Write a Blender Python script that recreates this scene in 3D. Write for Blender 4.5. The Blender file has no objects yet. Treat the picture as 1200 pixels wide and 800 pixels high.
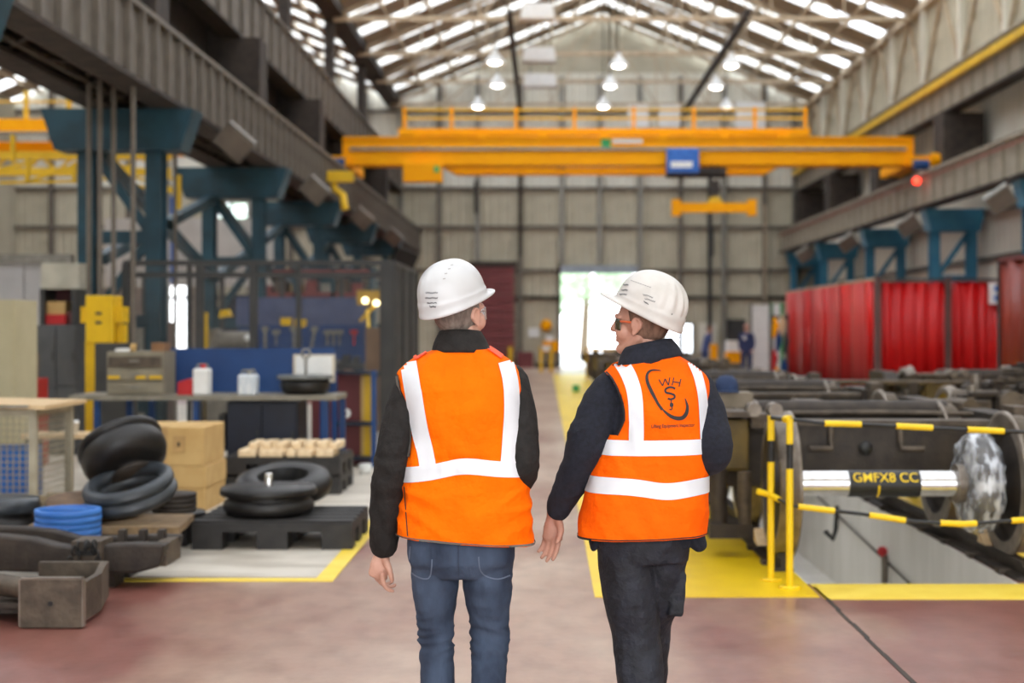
import bpy, bmesh, math, random
from mathutils import Vector, Matrix, noise
from mathutils.bvhtree import BVHTree
R = random.Random(7)
SC = bpy.context.scene
COL = SC.collection
# ------------------------------------------------------------------ camera, world, exposure
EYE = 1.60; F = 1667.0; CX = 638.0; CY = 385.0
cam = bpy.data.cameras.new('camera'); camo = bpy.data.objects.new('camera', cam); COL.objects.link(camo)
camo.location = (0, 0, EYE); camo.rotation_euler = (math.pi/2, 0, 0)
cam.lens = 50; cam.sensor_width = 36; cam.shift_x = -38/1200; cam.shift_y = -15/1200
cam.clip_end = 400
cam.dof.use_dof = True; cam.dof.focus_distance = 5.15; cam.dof.aperture_fstop = 2.0
SC.camera = camo
SC.view_settings.view_transform = 'Standard'; SC.view_settings.look = 'None'
SC.view_settings.gamma = 1; SC.view_settings.use_curve_mapping = False
SC.view_settings.exposure = 0.55
try:
    SC.cycles.use_denoising = True
    SC.cycles.max_bounces = 8; SC.cycles.diffuse_bounces = 5; SC.cycles.transparent_max_bounces = 12
    SC.cycles.sample_clamp_indirect = 6
except Exception: pass
w = bpy.data.worlds.new('overcast_sky'); SC.world = w; w.use_nodes = True
nt = w.node_tree; bg = nt.nodes['Background']
tc = nt.nodes.new('ShaderNodeTexCoord'); sp = nt.nodes.new('ShaderNodeSeparateXYZ'); rp = nt.nodes.new('ShaderNodeValToRGB')
nt.links.new(tc.outputs['Generated'], sp.inputs[0]); nt.links.new(sp.outputs['Z'], rp.inputs[0]); nt.links.new(rp.outputs[0], bg.inputs[0])
rp.color_ramp.elements[0].position = 0.0; rp.color_ramp.elements[0].color = (0.95, 0.97, 1.0, 1)
rp.color_ramp.elements[1].position = 0.6; rp.color_ramp.elements[1].color = (0.93, 0.96, 1.0, 1)
bg.inputs[1].default_value = 3.4

# ------------------------------------------------------------------ helpers
def PX(px, d): return (px-CX)/F*d
def PZ(py, d): return EYE-(py-CY)/F*d
def lin(c): 
    c = c/255.0
    return c/12.92 if c <= .04045 else ((c+.055)/1.055)**2.4
def rgb(c): return (lin(c[0]), lin(c[1]), lin(c[2]), 1)
MATS = {}
def mat(name, c, c2=None, scale=6.0, rough=.6, metal=0.0, bump=0.0, stretch=(1,1,1), detail=4, lo=.35, hi=.65, bscale=None, spec=.5, bdist=.01):
    if name in MATS: return MATS[name]
    m = bpy.data.materials.new(name); m.use_nodes = True; MATS[name] = m
    n = m.node_tree.nodes; l = m.node_tree.links; b = n['Principled BSDF']
    b.inputs['Roughness'].default_value = rough; b.inputs['Metallic'].default_value = metal
    b.inputs['Specular IOR Level'].default_value = spec
    if c2 is None: c2 = tuple(min(255, v*1.12+4) for v in c)
    t = n.new('ShaderNodeTexCoord'); mp = n.new('ShaderNodeMapping'); mp.inputs['Scale'].default_value = stretch
    nz = n.new('ShaderNodeTexNoise'); nz.inputs['Scale'].default_value = scale; nz.inputs['Detail'].default_value = detail
    cr = n.new('ShaderNodeValToRGB'); cr.color_ramp.elements[0].position = lo; cr.color_ramp.elements[1].position = hi
    cr.color_ramp.elements[0].color = rgb(c); cr.color_ramp.elements[1].color = rgb(c2)
    l.new(t.outputs['Object'], mp.inputs[0]); l.new(mp.outputs[0], nz.inputs[0]); l.new(nz.outputs[0], cr.inputs[0]); l.new(cr.outputs[0], b.inputs['Base Color'])
    if bump:
        n2 = n.new('ShaderNodeTexNoise'); n2.inputs['Scale'].default_value = bscale or scale*5; n2.inputs['Detail'].default_value = 4
        l.new(mp.outputs[0], n2.inputs[0])
        bp = n.new('ShaderNodeBump'); bp.inputs['Strength'].default_value = bump; bp.inputs['Distance'].default_value = bdist
        l.new(n2.outputs[0], bp.inputs['Height']); l.new(bp.outputs[0], b.inputs['Normal'])
    return m
def emis(name, c, s):
    m = bpy.data.materials.new(name); m.use_nodes = True; b = m.node_tree.nodes['Principled BSDF']
    b.inputs['Base Color'].default_value = rgb(c); b.inputs['Emission Color'].default_value = rgb(c); b.inputs['Emission Strength'].default_value = s
    return m
def pane_mat(name, tr=.8, tint=(.95,.97,1)):
    m = bpy.data.materials.new(name); m.use_nodes = True; n = m.node_tree.nodes; l = m.node_tree.links
    n.remove(n['Principled BSDF']); a = n.new('ShaderNodeBsdfTransparent'); a.inputs[0].default_value = (*tint, 1)
    b = n.new('ShaderNodeBsdfTranslucent'); b.inputs[0].default_value = (.9,.92,.95,1); x = n.new('ShaderNodeMixShader'); x.inputs[0].default_value = 1-tr
    l.new(a.outputs[0], x.inputs[1]); l.new(b.outputs[0], x.inputs[2]); l.new(x.outputs[0], n['Material Output'].inputs[0])
    return m

class MB:
    def __init__(s): s.v = []; s.f = []; s.sm = []
    def add(s, vs, fs, smooth=False):
        o = len(s.v); s.v += [tuple(v) for v in vs]; s.f += [tuple(i+o for i in f) for f in fs]; s.sm += [smooth]*len(fs); return s
    def box(s, x0, y0, z0, x1, y1, z1, b=0):
        if x0 > x1: x0, x1 = x1, x0
        if y0 > y1: y0, y1 = y1, y0
        if z0 > z1: z0, z1 = z1, z0
        return s.add([(x0,y0,z0),(x1,y0,z0),(x1,y1,z0),(x0,y1,z0),(x0,y0,z1),(x1,y0,z1),(x1,y1,z1),(x0,y1,z1)],
              [(0,3,2,1),(4,5,6,7),(0,1,5,4),(1,2,6,5),(2,3,7,6),(3,0,4,7)])
    def obox(s, c, size, rot=(0,0,0)):
        m = Matrix.Translation(c) @ (rot if isinstance(rot, Matrix) else (Matrix.Rotation(rot[2],4,'Z') @ Matrix.Rotation(rot[1],4,'Y') @ Matrix.Rotation(rot[0],4,'X')))
        a, b, d = size[0]/2, size[1]/2, size[2]/2
        vs = [m @ Vector(p) for p in ((-a,-b,-d),(a,-b,-d),(a,b,-d),(-a,b,-d),(-a,-b,d),(a,-b,d),(a,b,d),(-a,b,d))]
        return s.add(vs, [(0,3,2,1),(4,5,6,7),(0,1,5,4),(1,2,6,5),(2,3,7,6),(3,0,4,7)])
    def bar(s, p, q, w=.1, h=None):
        p = Vector(p); q = Vector(q); h = h or w; t = (q-p); L = t.length; t.normalize()
        up = Vector((0,0,1)) if abs(t.z) < .95 else Vector((0,1,0))
        u = t.cross(up).normalized(); v = u.cross(t)
        vs = []
        for e in (p, q):
            for a, b in ((-1,-1),(1,-1),(1,1),(-1,1)): vs.append(e+u*a*w/2+v*b*h/2)
        return s.add(vs, [(0,3,2,1),(4,5,6,7),(0,1,5,4),(1,2,6,5),(2,3,7,6),(3,0,4,7)])
    def tube(s, pts, r, n=8, closed=False, cap=True):
        pts = [Vector(p) for p in pts]; N = len(pts); vs = []
        rr = r if isinstance(r, (list, tuple)) else [r]*N
        pu = None
        for i, p in enumerate(pts):
            if closed: t = pts[(i+1) % N]-pts[i-1]
            else: t = pts[min(i+1, N-1)]-pts[max(i-1, 0)]
            t.normalize()
            if pu is None:
                up = Vector((0,0,1)) if abs(t.z) < .9 else Vector((1,0,0)); u = t.cross(up).normalized()
            else: u = (pu-t*pu.dot(t)).normalized()
            pu = u; v = t.cross(u)
            for k in range(n):
                a = 2*math.pi*k/n; vs.append(p+(u*math.cos(a)+v*math.sin(a))*rr[i])
        fs = []
        for i in range(N if closed else N-1):
            j = (i+1) % N
            for k in range(n): fs.append((i*n+k, i*n+(k+1) % n, j*n+(k+1) % n, j*n+k))
        s.add(vs, fs, True)
        if cap and not closed:
            s.add(vs[:n], [tuple(range(n))[::-1]]); s.add(vs[-n:], [tuple(range(n))])
        return s
    def cyl(s, p, q, r, n=16, r2=None): return s.tube([p, q], [r, r if r2 is None else r2], n)
    def lathe(s, prof, n=32, m=None, smooth=True):
        # prof: list of (r, z); axis Z, placed by matrix m
        m = m or Matrix(); vs = []
        for r, z in prof:
            for k in range(n):
                a = 2*math.pi*k/n; vs.append(m @ Vector((r*math.cos(a), r*math.sin(a), z)))
        fs = []
        for i in range(len(prof)-1):
            for k in range(n): fs.append((i*n+k, i*n+(k+1) % n, (i+1)*n+(k+1) % n, (i+1)*n+k))
        return s.add(vs, fs, smooth)
    def sph(s, c, r, n=12, m=None):
        if not isinstance(r, (tuple, list)): r = (r,r,r)
        pr = [(math.sin(math.pi*i/n), -math.cos(math.pi*i/n)) for i in range(n+1)]; pr[0] = (1e-4, -1); pr[-1] = (1e-4, 1)
        mm = Matrix.Translation(c) @ (m or Matrix()) @ Matrix.Diagonal((r[0], r[1], r[2], 1))
        return s.lathe(pr, n*2, mm)
    def prism(s, poly, axis, a, b):
        # poly of 2D points extruded along axis from a to b
        def P(p, t):
            return {'x': (t, p[0], p[1]), 'y': (p[0], t, p[1]), 'z': (p[0], p[1], t)}[axis]
        n = len(poly); vs = [P(p, a) for p in poly]+[P(p, b) for p in poly]
        fs = [tuple(range(n))[::-1], tuple(range(n, 2*n))]+[(i, (i+1) % n, n+(i+1) % n, n+i) for i in range(n)]
        return s.add(vs, fs)
    def ell(s, rings, n=24):
        # rings: (cx, cy, z, rx, ry, exponent)
        vs = []
        for (cx, cy, z, rx, ry, e) in rings:
            for k in range(n):
                a = 2*math.pi*k/n; c, d = math.cos(a), math.sin(a)
                vs.append((cx+rx*math.copysign(abs(c)**e, c), cy+ry*math.copysign(abs(d)**e, d), z))
        N = len(rings)
        fs = [(i*n+k, i*n+(k+1) % n, (i+1)*n+(k+1) % n, (i+1)*n+k) for i in range(N-1) for k in range(n)]
        fs += [tuple(range(n))[::-1], tuple(range((N-1)*n, N*n))]
        return s.add(vs, fs, True)
    def limb(s, pts, rad, n=16):
        # smooth tapering limb: rad (ru, rv); u is the world x direction as far as possible
        P = [Vector(p) for p in pts]; N = len(P); out = []; rr = []
        sub = 5
        for i in range(N-1):
            p0 = P[max(i-1,0)]; p1 = P[i]; p2 = P[i+1]; p3 = P[min(i+2,N-1)]
            for k in range(sub):
                t = k/sub
                q = .5*((2*p1)+(-p0+p2)*t+(2*p0-5*p1+4*p2-p3)*t*t+(-p0+3*p1-3*p2+p3)*t**3)
                out.append(q); e = t*t*(3-2*t)
                rr.append((rad[i][0]*(1-e)+rad[i+1][0]*e, rad[i][1]*(1-e)+rad[i+1][1]*e))
        out.append(P[-1]); rr.append(rad[-1]); N = len(out)
        # caps
        t0 = (out[0]-out[1]).normalized(); t1 = (out[-1]-out[-2]).normalized()
        a0, a1 = out[0], out[-1]; r0, r1 = rr[0], rr[-1]; m0 = min(r0); m1 = min(r1)
        out = [a0+t0*m0*.95, a0+t0*m0*.6]+out+[a1+t1*m1*.6, a1+t1*m1*.95]
        rr = [(r0[0]*.3, r0[1]*.3), (r0[0]*.8, r0[1]*.8)]+rr+[(r1[0]*.8, r1[1]*.8), (r1[0]*.3, r1[1]*.3)]
        N += 4; vs = []; pu = Vector((1,0,0))
        for i, p in enumerate(out):
            t = (out[min(i+1,N-1)]-out[max(i-1,0)]).normalized()
            u = pu-t*pu.dot(t)
            if u.length < .05: u = Vector((0,1,0))-t*t.y
            u.normalize(); pu = u; v = t.cross(u)
            for k in range(n):
                a = 2*math.pi*k/n; vs.append(p+u*math.cos(a)*rr[i][0]+v*math.sin(a)*rr[i][1])
        fs = [(i*n+k, i*n+(k+1) % n, (i+1)*n+(k+1) % n, (i+1)*n+k) for i in range(N-1) for k in range(n)]
        fs += [tuple(range(n))[::-1], tuple(range((N-1)*n, N*n))]
        return s.add(vs, fs, True)
    def mesh(s, name, m=None, off=None):
        me = bpy.data.meshes.new(name)
        vs = s.v if off is None else [(a-off[0], b-off[1], c-off[2]) for a, b, c in s.v]
        me.from_pydata(vs, [], s.f); me.polygons.foreach_set('use_smooth', s.sm)
        if m: me.materials.append(m)
        me.update(); return me
    def build(s, name, m, parent=None, **kw):
        o = bpy.data.objects.new(name, None if False else s.mesh(name, m, ROOTLOC.get(parent.name) if parent else None))
        COL.objects.link(o)
        if parent: o.parent = parent; ROOTLOC[o.name] = ROOTLOC.get(parent.name)
        for k, v in kw.items(): o[k] = v
        return o
ROOTLOC = {}
def tag(o, label, cat, group=None):
    o['label'] = label; o['category'] = cat
    if group: o['group'] = group
    return o
def thing(name, label, cat, loc=(0,0,0), group=None):
    o = bpy.data.objects.new(name, None); COL.objects.link(o); o.location = loc; o.empty_display_size = .2
    ROOTLOC[o.name] = tuple(loc)
    return tag(o, label, cat, group)
def lone(name, mb, m, label, cat, group=None, loc=(0,0,0)):
    me = mb.mesh(name, m, loc); o = bpy.data.objects.new(name, me); COL.objects.link(o); o.location = loc
    return tag(o, label, cat, group)
def struct(name, mb=None, m=None, loc=(0,0,0)):
    o = bpy.data.objects.new(name, mb.mesh(name, m, loc) if mb else None); COL.objects.link(o); o['kind'] = 'structure'; o.location = loc
    ROOTLOC[o.name] = tuple(loc); return o
def piece(src, parent, loc=(0,0,0), rot=(0,0,0), scale=(1,1,1), name=None):
    # a repeated piece sharing src mesh; loc in world
    o = bpy.data.objects.new(name or src.name.split('.')[0], src); COL.objects.link(o)
    r = ROOTLOC.get(parent.name, (0,0,0)); o.parent = parent
    o.location = (loc[0]-r[0], loc[1]-r[1], loc[2]-r[2]); o.rotation_euler = rot; o.scale = scale
    return o
def dup(root, loc, rz=0, label=None, group=None, scale=None):
    def cp(o, par):
        c = o.copy(); COL.objects.link(c)
        if par: c.parent = par
        for ch in o.children: cp(ch, c)
        return c
    r = cp(root, None); r.location = loc; r.rotation_euler = (0,0,rz)
    if scale: r.scale = (scale,)*3
    if label: r['label'] = label
    if group: r['group'] = group
    return r
def bevelled(o, w=.01, seg=2):
    b = o.modifiers.new('bevel', 'BEVEL'); b.width = w; b.segments = seg; b.limit_method = 'ANGLE'; return o

# ------------------------------------------------------------------ materials
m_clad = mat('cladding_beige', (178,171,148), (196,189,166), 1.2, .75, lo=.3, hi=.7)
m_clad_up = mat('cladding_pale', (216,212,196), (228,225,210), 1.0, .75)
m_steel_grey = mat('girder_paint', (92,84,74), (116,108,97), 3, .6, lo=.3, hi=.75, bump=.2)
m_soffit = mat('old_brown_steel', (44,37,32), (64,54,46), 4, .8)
m_steel_r = mat('girder_paint_brightened', (136,128,112), (158,149,132), 3, .6, lo=.3, hi=.75, bump=.2)  # right girders: paint lightened to offset the shade on their faces
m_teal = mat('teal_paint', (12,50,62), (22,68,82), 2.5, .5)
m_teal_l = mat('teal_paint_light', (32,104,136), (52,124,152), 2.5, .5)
m_cream = mat('truss_paint', (170,152,126), (196,178,150), 3, .7)
m_roof = mat('roof_sheet', (166,152,130), (188,174,152), 1, .8)
m_yel = mat('crane_yellow', (248,164,0), (252,172,0), 2, .55, spec=.15)
m_yel2 = mat('hazard_yellow', (240,200,0), (246,208,6), 6, .45)
m_yelpost = mat('machine_yellow', (216,172,2), (230,186,6), 3, .45)
m_black = mat('black_paint', (22,22,22), (34,34,33), 8, .5)
m_rubber = mat('black_rubber', (20,18,17), (36,33,31), 9, .45, bump=.15)
m_rubber_g = mat('grey_rubber', (44,48,52), (60,65,70), 7, .38)
m_dkbrown = mat('oily_steel', (42,35,30), (64,55,46), 9, .62, .15, bump=.4, lo=.3, hi=.7)
m_dkbrown2 = mat('oily_steel_light', (70,60,50), (98,86,72), 9, .6, .2, bump=.4)
m_plastic = mat('black_plastic', (30,28,27), (48,45,43), 6, .6, bump=.3)
m_bright = mat('machined_steel', (205,203,200), (225,224,222), 14, .22, .9, stretch=(1,1,1))
m_rim = mat('worn_wheel_rim', (112,102,92), (142,132,120), 10, .42, .6)
m_wood = mat('pale_wood', (196,166,124), (216,188,146), 14, .7, stretch=(1,6,1))
m_wood2 = mat('pine_blocks', (222,196,156), (238,216,180), 20, .75)
m_card = mat('cardboard', (190,154,96), (202,168,110), 5, .85)
m_tape = mat('packing_tape', (168,134,84), None, 5, .4)
m_blue = mat('bench_blue', (4,54,108), (10,62,118), 3, .5)
m_blue2 = mat('bright_blue', (28,92,176), (44,110,196), 8, .5)
m_navy = mat('dark_navy_metal', (12,19,36), (18,27,46), 5, .5)
m_locker = mat('locker_grey', (70,72,74), (82,84,86), 3, .55)
m_beige = mat('beige_cabinet', (180,170,136), (190,180,146), 3, .6)
m_white = mat('white_paint', (226,226,222), (236,236,232), 6, .5)
m_redp = mat('red_plastic', (176,24,30), (192,34,38), 6, .45)
m_maroon = mat('maroon_paint', (110,50,52), (122,58,58), 2, .6)
m_conc = mat('pit_concrete', (228,224,214), (240,236,228), 3, .85, bump=.3, stretch=(1,1,.3))
m_fence = mat('fence_grey', (48,48,47), (60,59,57), 4, .6)
m_mesh = mat('mesh_wire', (92,88,84), (108,104,98), 4, .6)
m_tarmac = mat('yard_concrete', (200,200,200), (215,215,215), 1, .9)
m_leaf = mat('tree_leaf', (176,206,170), (206,226,200), 3, .7)
m_trunk = mat('tree_bark', (110,95,80), None, 4, .9)
m_pane = pane_mat('rooflight_sheet', .82)
m_lampglow = emis('lamp_glow', (255,250,240), 14)
m_green = mat('green_plate', (40,150,80), None, 4, .5)
m_galv = mat('galvanised_steel', (124,121,112), (148,145,136), 12, .5, .4)

def clad_panel(w, h, pitch=.33, depth=.04):
    # corrugated sheet in the XZ plane facing -Y, lower left corner at the origin
    n = max(2, int(round(w/pitch))); p = w/n; b = MB()
    xs = []
    for i in range(n):
        xs += [(i*p, 0), (i*p+p*.62, 0), (i*p+p*.70, -depth), (i*p+p*.92, -depth)]
    xs.append((w, 0))
    v = []; f = []
    for x, y in xs: v += [(x, y, 0), (x, y, h)]
    for i in range(len(xs)-1): f.append((2*i, 2*i+2, 2*i+3, 2*i+1))
    return b.add(v, f)

# ------------------------------------------------------------------ FLOOR
FW = 59.0    # far wall
def floor_material():
    m = bpy.data.materials.new('painted_floor'); m.use_nodes = True; n = m.node_tree.nodes; l = m.node_tree.links; b = n['Principled BSDF']
    t = n.new('ShaderNodeTexCoord'); s = n.new('ShaderNodeSeparateXYZ'); l.new(t.outputs['Object'], s.inputs[0])
    def noi(sc, st=(1,1,1), det=5):
        mp = n.new('ShaderNodeMapping'); mp.inputs['Scale'].default_value = st; z = n.new('ShaderNodeTexNoise'); z.inputs['Scale'].default_value = sc; z.inputs['Detail'].default_value = det
        l.new(t.outputs['Object'], mp.inputs[0]); l.new(mp.outputs[0], z.inputs[0]); return z.outputs[0]
    def mth(op, a, bb):
        k = n.new('ShaderNodeMath'); k.operation = op
        for i, v in enumerate((a, bb)):
            if isinstance(v, (int, float)): k.inputs[i].default_value = v
            else: l.new(v, k.inputs[i])
        return k.outputs[0]
    # wear: strongest along the walking aisle (x about -0.4), weaker outwards
    dx = mth('ABSOLUTE', mth('ADD', s.outputs['X'], .35), 0)
    aisle = mth('SUBTRACT', 1.05, mth('MULTIPLY', dx, .5))
    wear = mth('ADD', mth('MULTIPLY', aisle, .5), mth('SUBTRACT', mth('MULTIPLY', noi(.9, (1,.45,1)), 1.5), .55))
    r = n.new('ShaderNodeValToRGB'); l.new(wear, r.inputs[0]); e = r.color_ramp.elements
    e[0].position = .25; e[0].color = rgb((132,84,74)); e[1].position = .8; e[1].color = rgb((184,160,142))
    k = r.color_ramp.elements.new(.52); k.color = rgb((160,127,110))
    mx = n.new('ShaderNodeMixRGB'); mx.blend_type = 'MULTIPLY'; mx.inputs[0].default_value = .55
    r2 = n.new('ShaderNodeValToRGB'); l.new(noi(7, (1,.5,1), 8), r2.inputs[0]); r2.color_ramp.elements[0].position = .3; r2.color_ramp.elements[0].color = (.62,.6,.58,1); r2.color_ramp.elements[1].position = .6; r2.color_ramp.elements[1].color = (1,1,1,1)
    l.new(r.outputs[0], mx.inputs[1]); l.new(r2.outputs[0], mx.inputs[2])
    l.new(mx.outputs[0], b.inputs['Base Color'])
    rr = n.new('ShaderNodeMapRange'); l.new(noi(3), rr.inputs[0]); rr.inputs[3].default_value = .22; rr.inputs[4].default_value = .45; l.new(rr.outputs[0], b.inputs['Roughness'])
    bp = n.new('ShaderNodeBump'); bp.inputs['Strength'].default_value = .12; bp.inputs['Distance'].default_value = .01; l.new(noi(18), bp.inputs['Height']); l.new(bp.outputs[0], b.inputs['Normal'])
    return m
m_floor = floor_material()
m_bayfloor = mat('pale_bay_concrete', (176,166,150), (206,198,184), 1.6, .5, stretch=(1,2.5,1), lo=.35, hi=.6)
m_zone = mat('yellow_zone_paint', (216,176,6), (238,200,16), 1.6, .38, lo=.3, hi=.6, bump=.1)
m_line = mat('yellow_line_paint', (232,200,60), (240,212,80), 5, .5)
PX0, PX1, PY0, PY1 = 1.64, 2.98, 8.92, 40.0     # inspection pit
fb = MB()
for (x0, y0, x1, y1) in ((-22,-4,PX0,FW+.2), (PX1,-4,12,FW+.2), (PX0,-4,PX1,PY0), (PX0,PY1,PX1,FW+.2)):
    fb.box(x0, y0, -.2, x1, y1, 0)
floor = struct('floor', fb, m_floor)
MB().box(.30, 8.47, 0, PX0, 50, .004).build('painted_zone', m_zone, floor, label='yellow painted floor zone beside the pit')
MB().box(PX0+.02, 8.40, 0, 8, 8.90, .004).build('painted_strip', m_line, floor, label='yellow painted strip along the front edge of the pit')
MB().box(-10, 9.16, 0, -1.46, 30, .003).build('bay_slab', m_bayfloor, floor, label='pale grey concrete of the left work bay')
lm = MB(); lm.box(-2.75, 9.0, 0, -1.34, 9.1, .006); lm.build('floor_line', m_line, floor, label='yellow line across the front of the left bay')
MB().box(-1.46, 9.1, 0, -1.34, 26, .006).build('floor_line', m_line, floor, label='yellow line along the side of the left bay')
cr = MB()
for i in range(10):
    y = 5.2+i*.36; cr.box(1.660+R.uniform(-.006,.006), y, 0, 1.680+R.uniform(-.006,.006), y+.36, .004)
cr.build('floor_crack', m_soffit, floor)
# pit
pit = MB()
pit.box(PX0-.25, PY0, -1.0, PX0+.01, PY1, -.002); pit.box(PX1-.012, PY0, -1.0, PX1+.25, PY1, -.002); pit.box(PX0-.25, PY0-.25, -1.0, PX1+.25, PY0+.01, -.002); pit.box(PX0, PY1-.01, -1.0, PX1, PY1+.2, -.002); pit.box(PX0, PY0, -1.1, PX1, PY1, -1.0)
pit.build('pit_lining', m_conc, floor)
# long ledge line on the pit wall
MB().bar((PX1-.03, PY0+.05, -.62), (PX1-.03, 18, -.04), .014, .014).build('pit_cable', m_dkbrown2, floor)
# little valve on the pit wall
vb = MB().cyl((PX1-.06, 12.2, -.34), (PX1-.06, 12.2, -.58), .03, 8); vb.build('pit_pipe', m_rim, floor)
MB().sph((PX1-.08, 12.2, -.31), .045, 8).build('valve_knob', m_redp, floor)
MB().tube([(PX1-.04,14.3,-.18),(PX1-.05,14.3,-.42),(PX1-.1,14.2,-.50),(PX1-.18,14.2,-.42)], .022, 6).build('pit_hook', m_black, floor)
# rails
def rail(x, y0, y1, lab, cat='rail'):
    b = MB().prism([(x-.07,0),(x+.07,0),(x+.07,.02),(x+.015,.035),(x+.015,.085),(x+.035,.095),(x+.035,.125),(x-.035,.125),(x-.035,.095),(x-.015,.085),(x-.015,.035),(x-.07,.02)], 'y', y0, y1)
    t = thing('rail', lab, cat, (x, y0, 0)); b.build('rail_body', m_dkbrown, t)
    cm = MB().box(-.10,-.05,0, .10,.05,.035).mesh('rail_clip', m_dkbrown2)
    y = y0+.3
    while y < min(y1, 22):
        piece(cm, t, (x, y, .002)); y += .65
    return t
rail(1.57, 9.35, 45, 'running rail along the left edge of the inspection pit, on the yellow floor')
rail(3.06, 9.0, 45, 'running rail along the right edge of the inspection pit')
rail(5.3, 9.0, 45, 'left rail of the second track, right of the pit')
rail(6.8, 9.0, 45, 'right rail of the second track, right of the pit')
MB().box(3.3, 9.2, 0, 5.1, 30, .004).build('painted_zone', m_zone, floor, label='yellow floor strip between the two tracks')

# ------------------------------------------------------------------ WALLS
def wall_grid(wall, xs, zs, y, m, skip=None, facing='y', pitch=.33):
    cache = {}
    for i in range(len(xs)-1):
        for j in range(len(zs)-1):
            x0, x1, z0, z1 = xs[i], xs[i+1], zs[j], zs[j+1]
            if skip and skip(x0, x1, z0, z1): continue
            key = (round(x1-x0, 3), round(z1-z0, 3), m.name)
            if key not in cache: cache[key] = clad_panel(x1-x0, z1-z0, pitch).mesh('cladding_panel', m)
            if facing == 'y': piece(cache[key], wall, (x0, y, z0))
            elif facing == 'x-': piece(cache[key], wall, (y, x1, z0), (0,0,-math.pi/2))   # panel faces -X: x runs along -Y
            else: piece(cache[key], wall, (y, x0, z0), (0,0,math.pi/2))                   # faces +X
back = MB(); 
# far wall backing with openings: built from boxes around the openings
D1 = (PX(657,FW), PX(747,FW), 0, PZ(311,FW))          # big open door
D2 = (PX(781,FW), PX(811,FW), PZ(413,FW), PZ(380,FW)) # bright opening right
W1 = (PX(256,FW), PX(295,FW), PZ(281,FW), PZ(238,FW)); W2 = (PX(304,FW), PX(325,FW), PZ(282,FW), PZ(260,FW))
D3 = (PX(199,FW), PX(219,FW), 0, PZ(330,FW))
cuts = [D3, W1, W2, D1, D2]
X0, X1, ZT = -22.0, 11.6, 15.2
xsb = [X0]
for c in cuts: xsb += [c[0], c[1]]
def wall_cut(mb, y0, y1):
    xs = sorted(xsb+[X1])
    for a, b_ in zip(xs[:-1], xs[1:]):
        z = 0
        for c in cuts:
            if abs(c[0]-a) < 1e-6 and abs(c[1]-b_) < 1e-6 or (c[0] <= a+1e-6 and c[1] >= b_-1e-6):
                if c[2] > z: mb.box(a, y0, z, b_, y1, c[2])
                z = c[3]
        mb.box(a, y0, z, b_, y1, ZT)
wall_cut(back, FW, FW+.12)
wf = struct('wall_far', back, m_clad)
postx = [PX(x, FW) for x in (470,515,560,610,658,702,750,797,848,895,930)]
px_all = sorted(set([round(v,2) for v in ([-22,-20.4,-18.8,-17.2,-15.6,-13.9,-12.2,-10.5,-8.8,-7.4]+postx+[11.5])]))
zs = [0, 1.5, 2.9, 4.0, 5.8, 7.4, 9.0, 10.6, 12.2]
def inter(x0, x1, z0, z1):
    return any(x0 < c[1]-.02 and x1 > c[0]+.02 and z0 < c[3]-.02 and z1 > c[2]+.02 for c in cuts)
# split the grid at the openings so that panels stop at their edges
gx = sorted(set(px_all+[round(v,3) for c in cuts for v in c[:2]])); gz = sorted(set(zs+[round(v,3) for c in cuts for v in c[2:]]))
gx2 = [gx[0]]; 
for v in gx[1:]:
    if v-gx2[-1] > .12: gx2.append(v)
gz2 = [gz[0]]
for v in gz[1:]:
    if v-gz2[-1] > .12: gz2.append(v)
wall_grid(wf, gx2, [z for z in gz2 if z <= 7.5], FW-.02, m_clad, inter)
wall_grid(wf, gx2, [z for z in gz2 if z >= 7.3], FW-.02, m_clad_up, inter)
for i, x in enumerate(px_all[1:-1]):
    if D1[0] < x < D1[1]:
        MB().box(x-.09, FW-.3, D1[3]+.1, x+.09, FW-.06, 12).build('wall_post', m_galv, wf); continue
    MB().box(x-.09, FW-.3, 0, x+.09, FW-.06, 12).build('wall_post', m_galv if i % 2 else m_steel_grey, wf)
for z in (4.0, 5.8, 7.4, 9.0, 10.6):
    MB().box(X0, FW-.2, z-.07, X1, FW-.07, z+.07).build('wall_rail', m_steel_grey, wf)
MB().box(X0, FW-.2, 2.83, PX(655,FW), FW-.07, 2.95).build('wall_rail', m_soffit, wf)
MB().box(PX(749,FW), FW-.2, 2.83, X1, FW-.07, 2.95).build('wall_rail', m_soffit, wf)
# open roller door: frame and rolled shutter
d1 = struct('door_1', None, None, (D1[0], FW, 0))
MB().box(D1[0]-.12, FW-.25, 0, D1[0], FW+.15, D1[3]).build('door_jamb', m_soffit, d1)
MB().box(D1[1], FW-.25, 0, D1[1]+.12, FW+.15, D1[3]).build('door_jamb', m_soffit, d1)
MB().box(D1[0], FW-.3, D1[3]-.33, D1[1], FW+.1, D1[3]).build('rolled_shutter', mat('shutter_grey', (140,148,156)), d1)
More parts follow.
